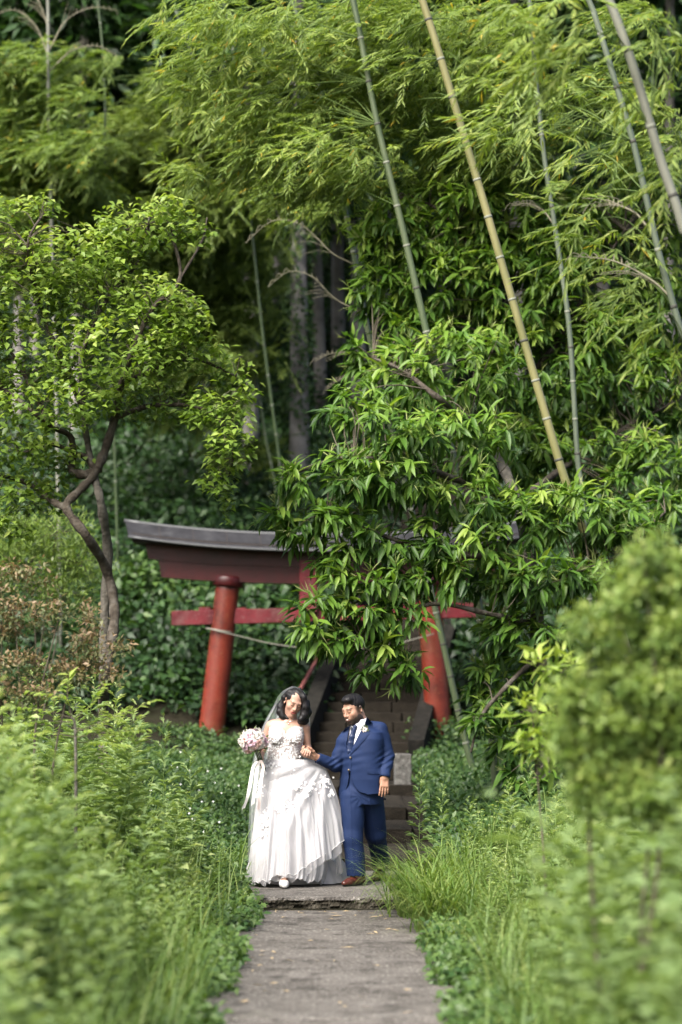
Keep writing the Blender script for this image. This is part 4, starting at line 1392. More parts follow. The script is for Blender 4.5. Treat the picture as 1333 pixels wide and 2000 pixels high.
    hem_out = lambda fr, fo: np.interp(fr, [0, .12, .3, .45, .6, .75, .88, 1], [1716, 1716, 1706, 1700, 1682, 1661, 1648, 1638]) if fo else np.interp(fr, [0, .5, 1], [1716, 1700, 1640])
    Gout = skirt("out", [v - 1 for v in Ls], Rs_out, [v + .012 for v in bs], hem_out, None, 9, .20, 6, drape=.032)
    o2 = obj("overskirt", MB().grid(Gout, closed=True).mesh("overskirt", m_tul, smooth=True), B)
    hem_mid = lambda fr, fo: np.interp(fr, [0, .2, .33, .45, .6, .75, .88, 1], [1718, 1717, 1702, 1708, 1700, 1684, 1672, 1664]) if fo else 1700
    Gm = skirt("mid", Ls, [593, 620, 632, 645, 660, 668, 672, 674], [v + .002 for v in bs], hem_mid, None, 14, .24, 8)
    o3 = obj("middle_skirt", MB().grid(Gm * np.array((.985, .97, 1)), closed=True).mesh("middle_skirt", m_tul2, smooth=True), B)
    # rolled hem of the lifted tulle
    ring = np.vstack([Gout[-1], Gout[-1][:1]])
    obj("hem_edge", MB().tube(ring, .0022, 5, cap=False).mesh("hem_edge", m_app.m, smooth=True), o2)
    # lace flowers on the overskirt
    half = Gout.shape[1] // 2
    Fr = Gout[:, :half + 1].reshape(-1, 3)
    mb = MB()
    clus = [(634, 1524, 11, 16), (604, 1538, 12, 16), (580, 1534, 10, 10), (596, 1546, 7, 8), (571, 1566, 10, 12), (557, 1572, 9, 12), (545, 1577, 8, 8), (525, 1588, 12, 20), (519, 1604, 10, 16), (523, 1620, 8, 10), (508, 1528, 7, 12), (513, 1508, 6, 10), (506, 1550, 6, 10), (648, 1548, 6, 6), (540, 1490, 14, 12), (575, 1488, 12, 10), (517, 1492, 6, 6)]
    for cx_, cy_, sp, n in clus:
        for _ in range(int(n * 2.2)):
            px, py = r.normal(cx_, sp * .62), r.normal(cy_, sp * .5)
            x, _, z = b(px, py)
            i = np.argmin((Fr[:, 0] - x) ** 2 + (Fr[:, 2] - z) ** 2)
            flower(mb, np.array((x, Fr[i, 1] - .006, z)), np.array((r.uniform(-.3, .3), -1, .15)), r.uniform(.006, .013), r)
    obj("lace_flowers", mb.mesh("lace_flowers", m_app.m), o2, kind="stuff")
    # train spread on the landing behind
    n, k = 90, 22
    G = np.zeros((k, n, 3))
    ph = r.uniform(0, 6.28, 4)
    for i, rr in enumerate(np.linspace(0.05, 1, k)):
        for j in range(n):
            th = 2 * np.pi * j / n
            rip = math.sin(7 * th + ph[0] + 2 * rr) + .7 * math.sin(12 * th + ph[1] - 3 * rr) + .5 * math.sin(19 * th + ph[2])
            x = .085 + .485 * rr * math.cos(th) * (1 + .03 * rip)
            y = .36 + .40 * rr * math.sin(th) * (1 + .04 * rip)
            hgt = np.interp(x, [-.4, -.1, .3, .55], [.36, .32, .26, .24])
            z = max(.006, hgt * (1 - rr ** 5) + .025 * rip * rr * (1 - rr ** 4))
            G[i, j] = (x, y, z)
    mb = MB().grid(G[::-1], closed=True)
    obj("train", mb.mesh("train", m_tul2 if False else m_sat, smooth=True), B)
    # veil
    rows = []
    zy = [1340.5, 1345, 1351, 1362, 1380, 1402, 1440, 1500, 1560, 1640, 1690]
    vl = [571, 560, 551, 542, 533, 520, 503, 490, 487, 484, 483]
    vr = [577, 588, 595, 600, 604, 606, 607, 607, 606, 605, 604]
    vd = [.02, .05, .085, .115, .13, .15, .18, .22, .26, .30, .34]
    for py in np.concatenate([np.linspace(1340.5, 1402, 22), np.linspace(1410, 1688, 34)]):
        L_, R_, d_ = np.interp(py, zy, vl), np.interp(py, zy, vr), np.interp(py, zy, vd)
        row = []
        for u in np.linspace(0, 1, 70):
            am = .05 * sstep(1350, 1480, py)
            y = d_ + am * math.sin(u * 34 + 1.2 * math.sin(py * .01)) + am * .6 * math.sin(u * 61 + 1) - .05 * (2 * u - 1) ** 2 * (1 - sstep(1350, 1420, py))
            row.append(b(L_ + (R_ - L_) * u + 1.2 * am * 20 * math.sin(u * 50), py, y))
        rows.append(row)
    obj("veil", MB().grid(np.array(rows)).mesh("veil", m_veil, smooth=True), B)
    # ballet flat
    m_shoe = NT("white_leather_flat"); m_shoe.base((.64, .63, .62)); m_shoe.set(Roughness=.35)
    q = Field(axis_steps(-.08, .09, [], .0035), axis_steps(-.46, -.14, [], .0035), axis_steps(-.01, .12, [], .0035))
    q.rc(b(556.5, 1715, -.24), b(558, 1716, -.31), .036, .038, .02)
    q.rc(b(558, 1717, -.31), b(559.5, 1718, -.375), .040, .028, .02)
    Xq, Yq, Zq = q.pts((slice(None),) * 3)
    q.F = np.maximum(q.F, .004 - Zq + 0 * Xq + 0 * Yq)
    q.ell(b(558, 1709, -.285), (.030, .062, .034), None, .004, 's')
    V, Q = q.net()
    obj("shoe", mesh_from("shoe", V, Q, (m_shoe.m,), True), B)
    return B, f, bo

def make_bouquet(roses):
    o_ = BRIDE_O
    C = bride_pt(498, 1447, -.23) + o_
    base = bride_pt(514.5, 1491, -.19) + o_
    T = thing("bouquet", "round bouquet of ivory, blush and mauve roses with trailing ribbons in the bride's hand", "bouquet", base)
    r = rng(41)
    ax = nrm(C - base)
    keys = list(roses)
    n = 64
    gi = np.arange(n) + .5
    ph = np.arccos(1 - 2 * gi / n); th = np.pi * (1 + 5 ** .5) * gi
    D = np.stack([np.cos(th) * np.sin(ph), np.sin(th) * np.sin(ph), np.cos(ph)], -1)
    for d in D:
        if d @ ax < -.62: continue
        k = keys[r.choice(3, p=(.62, .20, .18))]
        o = obj("rose", roses[k][r.integers(2)], T)
        loc = C + d * .112 * np.array((1.05, 1, .98)) + r.normal(0, .006, 3) - base
        place_on(o, loc, d + r.normal(0, .15, 3), r.uniform(.028, .040), r.uniform(0, 6))
    m_lf = mat_leaf("eucalyptus_leaf", [(0, (.05, .08, .03)), (1, (.14, .17, .07))], .25)
    n = 90
    d = rdir(r, n); d = d[(d @ ax) > -.8]
    g = leaf_geo(C + d * r.uniform(.085, .13, (len(d), 1)) - base, d + .5 * rdir(r, len(d)), rdir(r, len(d)), r.uniform(.03, .055, len(d)), r.uniform(.010, .018, len(d)), r.random(len(d)), "broad")
    leaf_obj("bouquet_leaves", g, m_lf, T, kind="stuff")
    m_st = NT("green_stems"); m_st.base((.035, .06, .02)); m_st.set(Roughness=.6)
    for k in range(9):
        q = np.array((math.cos(k * .7), math.sin(k * .7), 0)) * .014
        obj("stem", MB().tube([C - base - ax * .05 + q * 1.6, q - ax * .045], .005, 6).mesh("stem", m_st.m, smooth=True), T)
    m_rib = NT("blush_silk_ribbon"); m_rib.base((.74, .62, .58)); m_rib.set(Roughness=.35); m_rib.b.inputs["Sheen Weight"].default_value = .3
    m_rib2 = NT("ivory_silk_ribbon"); m_rib2.base((.80, .77, .74)); m_rib2.set(Roughness=.35)
    obj("binding", MB().tube([C - base - ax * .085, C - base - ax * .11, C - base - ax * .15], [.022, .020, .019], 14).mesh("binding", m_rib2.m, smooth=True), T)
    for m, pts in ((m_rib2, [(506, 1484), (498, 1494), (494, 1515), (489, 1545), (484, 1562), (479, 1574)]), (m_rib, [(512, 1482), (517, 1496), (514, 1515), (511, 1540), (510, 1560), (508.5, 1576)]), (m_rib2, [(510, 1484), (505, 1498), (503, 1520), (500, 1545), (497, 1566)])):
        sp = smooth_path([bride_pt(x, y, -.245 + .02 * math.sin(y * .06)) + o_ - base for x, y in pts], 26)
        G = []
        for i, p in enumerate(sp):
            a = .5 * math.sin(i * .22 + pts[0][0])
            wv = np.array((math.cos(a), math.sin(a), 0)) * .014
            tip = (i == 25) * np.array((0, 0, -.02))
            G.append([p - wv + tip, p + (0, .002, 0), p + wv])
        obj("ribbon", MB().grid(np.array(G)).mesh("ribbon", m.m, smooth=True), T)

def make_buttonhole(roses, j):
    x, z = (712 - 700) / PXM, (1724 - 1423.5) / PXM
    y = (j.front(x, z) or -.12) - .022
    loc = np.array((x, y, z)) + GROOM_O
    T = thing("boutonniere", "small blush rose boutonniere with green sprigs on the blue lapel", "boutonniere", loc)
    r = rng(9)
    for k, (d, s) in enumerate((((0, -.01, 0), .021), ((.018, .0, .004), .011), ((-.013, .0, -.010), .010))):
        o = obj("rose", roses["blush" if k else "ivory"][k % 2], T)
        place_on(o, d, (-.15, -1, .15), s)
    m_lf = mat_leaf("sprig_leaf", [(0, (.06, .10, .03)), (1, (.20, .24, .10))], .2)
    n = 46
    a = r.uniform(-.5, 3.4, n)
    d = np.stack([np.cos(a), -.35 + 0 * a, np.sin(a)], -1)
    g = leaf_geo(d * r.uniform(.008, .024, (n, 1)), d + .3 * rdir(r, n), rdir(r, n), r.uniform(.016, .036, n), .006, r.random(n), "broad")
    leaf_obj("sprig", g, m_lf, T, kind="stuff")
    m_st = NT("wrapped_stem"); m_st.base((.7, .66, .6)); m_st.set(Roughness=.5)
    obj("stem", MB().tube([(0, 0, -.005), (-.012, .004, -.03), (-.022, .008, -.058)], .0045, 7).mesh("stem", m_st.m, smooth=True), T)

GROOM, JACKET = make_groom()
BRIDE, BODYF, BODICE = make_bride()
ROSES = make_roses()
make_bouquet(ROSES)
make_buttonhole(ROSES, JACKET)
# ------------------------------------------------------------------ vegetation
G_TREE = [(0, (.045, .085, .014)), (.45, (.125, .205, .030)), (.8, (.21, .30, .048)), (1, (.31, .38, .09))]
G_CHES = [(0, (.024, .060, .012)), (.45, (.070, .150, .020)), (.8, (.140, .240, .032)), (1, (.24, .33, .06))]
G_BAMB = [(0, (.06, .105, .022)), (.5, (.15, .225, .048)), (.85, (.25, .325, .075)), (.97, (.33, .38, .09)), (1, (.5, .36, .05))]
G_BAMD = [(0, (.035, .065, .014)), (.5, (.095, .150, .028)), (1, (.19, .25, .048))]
G_WEED = [(0, (.070, .115, .044)), (.5, (.175, .255, .100)), (.85, (.26, .345, .135)), (1, (.36, .42, .17))]
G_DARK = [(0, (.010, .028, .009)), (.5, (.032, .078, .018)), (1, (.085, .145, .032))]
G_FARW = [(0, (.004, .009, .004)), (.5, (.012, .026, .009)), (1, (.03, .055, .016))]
G_AZAL = [(0, (.06, .115, .026)), (.5, (.145, .225, .050)), (.9, (.24, .315, .080)), (.985, (.30, .35, .10)), (1, (.30, .20, .08))]
G_REDS = [(0, (.055, .085, .030)), (.5, (.11, .13, .048)), (.75, (.19, .15, .070)), (1, (.25, .175, .105))]
M_TREE = mat_leaf("glossy_tree_leaf", G_TREE, .40, .42, .35)
M_CHES = mat_leaf("chestnut_leaf", G_CHES, .36, .44, .32)
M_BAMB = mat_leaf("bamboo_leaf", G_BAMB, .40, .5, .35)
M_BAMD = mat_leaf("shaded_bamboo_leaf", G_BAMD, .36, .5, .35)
M_WEED = mat_leaf("weed_leaf", G_WEED, .34, .55, .35)
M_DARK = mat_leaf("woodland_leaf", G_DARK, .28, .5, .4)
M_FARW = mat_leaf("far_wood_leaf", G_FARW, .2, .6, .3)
M_AZAL = mat_leaf("azalea_leaf", G_AZAL, .36, .5, .35)
M_REDS = mat_leaf("bronze_shrub_leaf", G_REDS, .30, .5, .35, (1.2, 1.0, .7))
M_GRAS = mat_leaf("grass_blade", [(0, (.06, .12, .025)), (.6, (.12, .20, .045)), (1, (.24, .29, .09))], .40, .5, .35)
M_CATK = mat_leaf("pale_catkin", [(0, (.16, .21, .07)), (1, (.28, .31, .12))], .3, .7, .2)
M_BARK = mat_var("dark_bark", (.022, .017, .012), (.06, .05, .038), 8, .9, .8, 34, .03, (.11, .10, .085))
M_BARK2 = mat_var("pale_vine_bark", (.06, .055, .045), (.13, .12, .10), 9, .9, .8, 30, .03)
M_CEDB = mat_var("cedar_bark", (.15, .14, .13), (.30, .285, .265), 3, .9, .6, 18, .03)
M_TWIG = mat_var("twig", (.05, .042, .03), (.11, .095, .07), 9, .8, 0)
M_STALK = mat_var("green_stalk", (.06, .10, .025), (.10, .15, .04), 9, .7, 0)

def lobes_world(lobes, Yf, depth=.9):
    out = []
    for l in lobes:
        px, py, rx, ry = l[:4]
        Y = Yf(px, py) if callable(Yf) else Yf
        if len(l) > 4: Y += l[4]
        m = M(Y)
        out.append((P(px, py, Y), np.array((rx * m, max(rx, ry) * m * depth, ry * m))))
    return out

def in_lobes(r, lobes, dens, shell=.5):
    """points in ellipsoids, biased to the shell; returns points, outward directions, height fraction"""
    Ps, Os, Hs = [], [], []
    for c, e in lobes:
        n = max(3, int(dens * (e[0] * e[2] * 3.14 + .5 * e[1] * e[0])))
        d = rdir(r, n)
        rad = r.random(n) ** (shell / 3 + .02)
        rad = np.maximum(rad, r.random(n) * .9)
        Ps.append(c + d * e * rad[:, None]); Os.append(nrm(d / e)); Hs.append(d[:, 2] * rad)
    return np.concatenate(Ps), np.concatenate(Os), np.concatenate(Hs)

def split_leaves(T, r, pos, d, up, L, W, v, shape, droop, fold, m, foliage, n_single, ratio):
    """the leaves nearest to the lens become objects of their own, the rest one mass"""
    px = pos[:, 0] / pos[:, 1] * FPX + 666.5
    seen = (px > 10) & (px < 1323)
    order = np.argsort(np.where(seen, pos[:, 1] + r.normal(0, .3, len(pos)), 1e6))
    one, rest = order[:n_single], order[n_single:]
    base = np.array(T.location)
    geo = leaf_geo(pos[rest] - base, d[rest], up[rest], L[rest], W[rest], v[rest], shape, droop if np.isscalar(droop) else droop[rest], fold)
    fo = leaf_obj("foliage", geo, m, T, kind="stuff")
    dm = float(np.mean(droop))
    var = []
    for q in np.linspace(.12, .95, 7):
        g = leaf_geo([(0, 0, 0)], [(0, 1, 0)], [(0, 0, 1)], 1.0, 1.0, q, shape, dm * ratio, fold)
        var.append(mesh_from("leaf", g[0], g[1], (m,), False, {"v": g[2]}))
    s = nrm(np.cross(d[one], up[one])); u = np.cross(s, nrm(d[one])); dd = nrm(d[one])
    for i, k in enumerate(one):
        o = obj("leaf", var[int(np.clip(v[k], 0, .999) * 7)], T)
        Mx = np.eye(4); Mx[:3, 0] = s[i] * W[k]; Mx[:3, 1] = dd[i] * L[k]; Mx[:3, 2] = u[i] * W[k]; Mx[:3, 3] = pos[k] - base
        o.matrix_basis = Matrix(Mx.tolist())
    return fo

def limb_mesh(T, name, limbs, Yf, mats, n=8):
    """limbs: list of (points (px,py[,dY]), r0, r1) in photograph pixels; returns sampled skeleton points"""
    base = np.array(T.location)
    sk = []
    for i, (pts, r0, r1) in enumerate(limbs):
        w3 = []
        for p in pts:
            Y = Yf(p[0], p[1]) + (p[2] if len(p) > 2 else 0)
            w3.append(P(p[0], p[1], Y))
        k = max(10, len(pts) * 5)
        s = smooth_path(w3, k)
        m = M(s[0][1])
        rr = rng(i + 3)
        rad = np.linspace(r0, r1, k) * m * (1 + .12 * np.sin(np.arange(k) * 1.7 + i)) * (1 + rr.normal(0, .04, k))
        obj(name if i else "trunk", MB().tube(s - base, rad, n).mesh(name, mats[min(i, len(mats) - 1)], smooth=True), T)
        sk.append(s[2:])
    return np.concatenate(sk)

def twigs(T, r, sk, ends, m, rad=.006, frac=1.0, sag=.06):
    base = np.array(T.location)
    mb = MB()
    for e in ends:
        if r.random() > frac: continue
        i = np.argmin(((sk - e) ** 2).sum(1) + .3 * np.abs(sk[:, 2] - e[2] + .3))
        a = sk[i]
        mid = (a + e) / 2 + np.array((r.normal(0, .05), r.normal(0, .05), sag + r.normal(0, .05)))
        q = smooth_path([a, mid, e], 6) - base
        L = np.linalg.norm(e - a)
        mb.tube(q, np.linspace(rad * (.7 + .8 * L), rad * .35, 6), 4, cap=False)
    return obj("twigs", mb.mesh("twigs", m), T, kind="stuff")

# ---- broadleaf tree on the left, in focus
def left_tree():
    r = rng(101)
    Yf = lambda px, py: 23.2 + .25 * math.sin(px * .013 + py * .021)
    root = P(203, 1400, 23.2); root[2] = float(ground_h(root[0], 23.2))
    T = thing("broadleaf_tree", "small crooked broadleaf tree with glossy leaves left of the gate", "tree", root)
    gy = 1348 + (1.7 - root[2]) * FPX / 23.2
    limbs = [([(203, gy + 8), (202, 1400), (206, 1320), (222, 1230), (222, 1170), (205, 1105), (168, 1045), (130, 992), (152, 962), (180, 933), (190, 915)], 11, 8),
             ([(203, 1420, .15), (205, 1200, .2), (211, 1080, .2), (197, 980, .15), (187, 940, .1), (174, 880), (163, 800), (158, 690)], 11, 5),
             ([(190, 918), (206, 878), (226, 812), (240, 740), (270, 660), (300, 600), (352, 545), (335, 450)], 10, 3),
             ([(188, 922), (162, 927), (140, 915), (143, 880), (136, 850), (100, 833), (60, 800), (10, 760)], 10, 3),
             ([(186, 912), (168, 893), (148, 886), (100, 868), (40, 886)], 8, 3),
             ([(132, 992), (104, 980), (50, 942), (-20, 925)], 9, 3),
             ([(240, 745), (300, 722), (380, 702), (462, 735)], 6, 2),
             ([(226, 815), (300, 792), (400, 800), (455, 870), (440, 960)], 6, 1.6),
             ([(163, 800), (120, 700), (80, 600), (55, 480), (90, 410)], 6, 2),
             ([(158, 692), (200, 600), (278, 500), (292, 425)], 5, 2),
             ([(352, 545), (395, 470), (405, 425)], 3, 1.2), ([(100, 833), (30, 700), (-30, 620)], 5, 2)]
    sk = limb_mesh(T, "branch", limbs, Yf, [M_BARK, M_BARK2, M_BARK])
    lob = [(40, 412, 50, 26), (90, 400, 32, 20), (140, 500, 120, 55), (280, 440, 95, 50), (235, 480, 70, 45), (372, 445, 42, 26), (330, 405, 36, 26), (50, 560, 110, 80), (190, 580, 140, 80), (315, 590, 85, 52), (355, 640, 60, 45), (60, 690, 120, 80), (215, 690, 140, 70), (365, 690, 80, 42), (448, 725, 45, 30), (100, 790, 140, 50), (300, 780, 110, 42), (415, 800, 75, 38), (480, 760, 22, 30), (40, 880, 80, 45), (455, 870, 45, 50), (425, 930, 40, 38), (440, 985, 22, 26), (50, 965, 90, 42), (130, 905, 60, 30), (20, 1030, 50, 25), (-60, 700, 90, 200), (-40, 500, 70, 90)]
    LW = lobes_world(lob, Yf, .8)
    ends, o, h = in_lobes(r, LW, 195, .7)
    twigs(T, r, sk, ends, M_TWIG, .005, .2)
    k = 6
    n = len(ends)
    pos = np.repeat(ends, k, 0) + r.normal(0, .045, (n * k, 3))
    a = r.uniform(0, 6.28, n * k)
    d = np.stack([np.cos(a), np.sin(a) * .8 - .25, r.normal(-.28, .35, n * k)], -1)
    up = np.stack([r.normal(0, .45, n * k), r.normal(-.35, .45, n * k), np.ones(n * k)], -1)
    L = r.uniform(.058, .105, n * k)
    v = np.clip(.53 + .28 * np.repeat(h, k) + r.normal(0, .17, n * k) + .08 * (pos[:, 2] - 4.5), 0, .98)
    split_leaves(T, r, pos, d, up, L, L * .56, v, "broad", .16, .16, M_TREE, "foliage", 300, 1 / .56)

# ---- chestnut in front of the gate
def chestnut_tree():
    r = rng(202)
    def Yf(px, py):
        return 24.0 + .0016 * (px - 760) + 2.8 * max(float(sstep(830, 640, py)), float(sstep(1040, 860, py)) * float(sstep(850, 980, px)))
    root = P(1062, 1300, 25.3); root[2] = float(ground_h(root[0], 25.3)) - .03
    T = thing("chestnut_tree", "big chestnut tree with long drooping leaves hanging over the gate's right half", "tree", root)
    gy = 1348 + (1.7 - root[2]) * FPX / 25.3
    limbs = [([(1062, gy, .4), (1060, 1400, .4), (1052, 1250, .4), (1040, 1120, .4), (1010, 980, .3), (960, 860, .2)], 19, 10),
             ([(1040, 1120, .4), (960, 1090), (860, 1080), (760, 1050), (640, 1000)], 8, 2.5),
             ([(1010, 980, .3), (900, 940), (780, 900), (650, 900), (560, 930)], 8, 2.5),
             ([(960, 860, .2), (860, 780), (780, 720), (730, 700)], 7, 2),
             ([(960, 860, .2), (980, 700), (960, 560), (880, 430), (800, 380)], 9, 2),
             ([(990, 780, .3), (1080, 680), (1150, 560), (1220, 450)], 8, 2),
             ([(1010, 980, .3), (1120, 900), (1230, 830), (1330, 780)], 8, 2),
             ([(1050, 1220, .4), (960, 1200), (840, 1180), (740, 1230), (690, 1280)], 6, 2),
             ([(1055, 1280, .4), (1000, 1330), (940, 1400), (920, 1470)], 6, 2),
             ([(1048, 1180, .4), (1120, 1120), (1200, 1090), (1300, 1000)], 7, 2),
             ([(1055, 1290, .4), (1090, 1380), (1080, 1480)], 5, 2)]
    sk = limb_mesh(T, "branch", limbs, Yf, [M_BARK2, M_BARK])
    lob = [(720, 480, 40, 40), (820, 470, 80, 60), (940, 480, 90, 70), (1080, 500, 90, 80), (940, 640, 100, 60), (1120, 660, 100, 70), (800, 640, 70, 60), (760, 425, 70, 55), (880, 400, 110, 60), (1000, 420, 110, 80), (1130, 440, 100, 90, .4), (1260, 420, 90, 110, .6), (730, 560, 55, 55), (770, 500, 60, 60), (860, 560, 110, 90), (1010, 560, 130, 100), (1170, 580, 120, 110, .4), (1290, 600, 70, 110, .4),
           (730, 690, 60, 45), (790, 740, 80, 60), (900, 720, 130, 90), (1060, 720, 140, 100), (1220, 760, 110, 100, .3), (1310, 760, 60, 90, .3),
           (690, 790, 60, 42), (770, 840, 110, 60), (890, 860, 120, 70), (1010, 880, 110, 80), (1140, 880, 110, 80), (1270, 920, 80, 80),
           (570, 935, 50, 32), (650, 925, 85, 45), (760, 930, 100, 50), (880, 970, 110, 60),
           (545, 1010, 34, 26), (620, 1010, 75, 42), (580, 1050, 36, 30), (700, 1035, 60, 40), (790, 1060, 80, 45), (900, 1070, 90, 50),
           (1010, 1010, 100, 65), (1130, 1010, 110, 75), (1240, 1030, 60, 60), (1290, 980, 50, 45),
           (650, 1140, 55, 40), (740, 1130, 70, 45), (840, 1125, 90, 40), (620, 1190, 48, 34), (700, 1195, 75, 42), (780, 1205, 60, 34), (610, 1240, 42, 26), (680, 1255, 58, 28), (740, 1270, 50, 28), (770, 1312, 58, 30), (720, 1318, 30, 16), (660, 1085, 50, 34),
           (970, 1130, 70, 50, .5), (1050, 1120, 90, 60), (1160, 1140, 80, 55), (980, 1235, 50, 40, .6), (1040, 1230, 90, 40), (1000, 1330, 90, 55, .5), (1090, 1330, 70, 70, .4), (960, 1385, 50, 40, .4), (925, 1405, 30, 24), (1050, 1430, 80, 50, .4), (985, 1460, 50, 30, .3), (1040, 1520, 50, 34)]
    LW = lobes_world(lob, Yf, .75)
    ends, o, h = in_lobes(r, LW, 70, .6)
    twigs(T, r, sk, ends, M_TWIG, .007, .25)
    k = 11
    n = len(ends)
    N = n * k
    O = nrm(o + np.array((-.35, -.35, .1)) + .3 * rdir(r, n))
    Or = np.repeat(O, k, 0)
    rad = rdir(r, N); rad = nrm(rad - Or * (rad * Or).sum(1, keepdims=True))
    pos = np.repeat(ends, k, 0) + Or * r.uniform(-.13, .05, (N, 1)) + .02 * rdir(r, N)
    d = nrm(Or * r.uniform(.25, .8, (N, 1)) + rad * .75 + np.array((-.12, 0, -.55)) * r.uniform(.3, 1.4, (N, 1)))
    up = np.stack([r.normal(0, .3, N), r.normal(-.35, .3, N), np.ones(N)], -1)
    L = r.uniform(.12, .24, N) * np.repeat(r.uniform(.7, 1.2, n), k)
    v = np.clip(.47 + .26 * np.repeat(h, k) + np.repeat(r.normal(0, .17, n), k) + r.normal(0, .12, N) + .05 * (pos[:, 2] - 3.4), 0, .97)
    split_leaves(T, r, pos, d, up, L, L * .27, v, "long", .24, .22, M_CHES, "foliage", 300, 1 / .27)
    # catkins: pale strings at the tips
    sel = np.where(r.random(n) < .33)[0]
    kk = 4
    cp = np.repeat(ends[sel] + O[sel] * .05, kk, 0)
    cd = nrm(np.repeat(O[sel], kk, 0) + .8 * rdir(r, len(cp)) + np.array((-.2, -.2, .25)))
    g = leaf_geo(cp - np.array(T.location), cd, rdir(r, len(cp)), r.uniform(.10, .18, len(cp)), .011, r.random(len(cp)), "long", .45, .1)
    leaf_obj("catkins", g, M_CATK, T, kind="stuff")

# ---- bamboo
def plume(r, c, ext, drift, nb, nl, L=.105, W=.0165, v0=.5, dv=.16, length=.42):
    st = c + r.uniform(-1, 1, (nb, 3)) * ext
    bd = nrm(np.asarray(drift) + .95 * rdir(r, nb) * np.array((1, 1, .55)))
    t = np.tile(np.linspace(.05, 1, nl), nb)
    B, S = np.repeat(bd, nl, 0), np.repeat(st, nl, 0)
    N = nb * nl
    ln = np.repeat(r.uniform(.6, 1.2, nb) * length, nl)
    pos = S + B * (ln * t)[:, None] - np.array((0, 0, 1)) * (.30 * ln * t * t)[:, None]
    sd = nrm(np.cross(B, (0, 0, 1.)))
    sgn = np.where(np.arange(N) % 2, 1, -1)[:, None]
    d = nrm(B * .75 + sd * sgn * r.uniform(.2, .95, (N, 1)) + np.array((0, 0, -.30)) + .22 * rdir(r, N))
    up = np.stack([r.normal(0, .5, N), r.normal(-.4, .5, N), np.ones(N)], -1)
    v = np.clip(v0 + np.repeat(r.normal(0, dv * .6, nb), nl) + r.normal(0, dv, N), 0, .95)
    v = np.where(r.random(N) < .012, 1.0, v)
    return leaf_geo(pos, d, up, r.uniform(.7, 1.2, N) * L, W, v, "blade", .12, .10), st, bd

def culm_mat(name, c1, c2):
    t = NT(name)
    mp = t.n("ShaderNodeMapping"); mp.inputs["Scale"].default_value = (6, 6, 1.2)
    t.l(t.coord(), mp.inputs[0])
    t.base(t.ramp(t.noise(1, 4, .6, mp.outputs[0]), [(.3, c1), (.7, c2)])); t.set(Roughness=.38)
    t.bump(t.noise(8, 3), .1, .01)
    return t.m

CULM = {"green": culm_mat("green_culm", (.050, .075, .034), (.10, .125, .065)), "yellow": culm_mat("yellow_culm", (.12, .125, .045), (.21, .195, .085)), "blue": culm_mat("bluish_culm", (.070, .092, .062), (.12, .145, .10)), "grey": culm_mat("grey_culm", (.12, .125, .095), (.20, .205, .165)), "dark": culm_mat("dark_culm", (.03, .05, .018), (.06, .09, .035))}
M_NODE = NT("pale_node_bloom"); M_NODE.base((.17, .18, .14)); M_NODE.set(Roughness=.7); M_NODE = M_NODE.m
M_NODD = NT("dark_node_band"); M_NODD.base((.05, .05, .04)); M_NODD.set(Roughness=.7); M_NODD = M_NODD.m
M_BBR = mat_var("dry_bamboo_branch", (.17, .16, .11), (.27, .25, .18), 9, .7, 0)

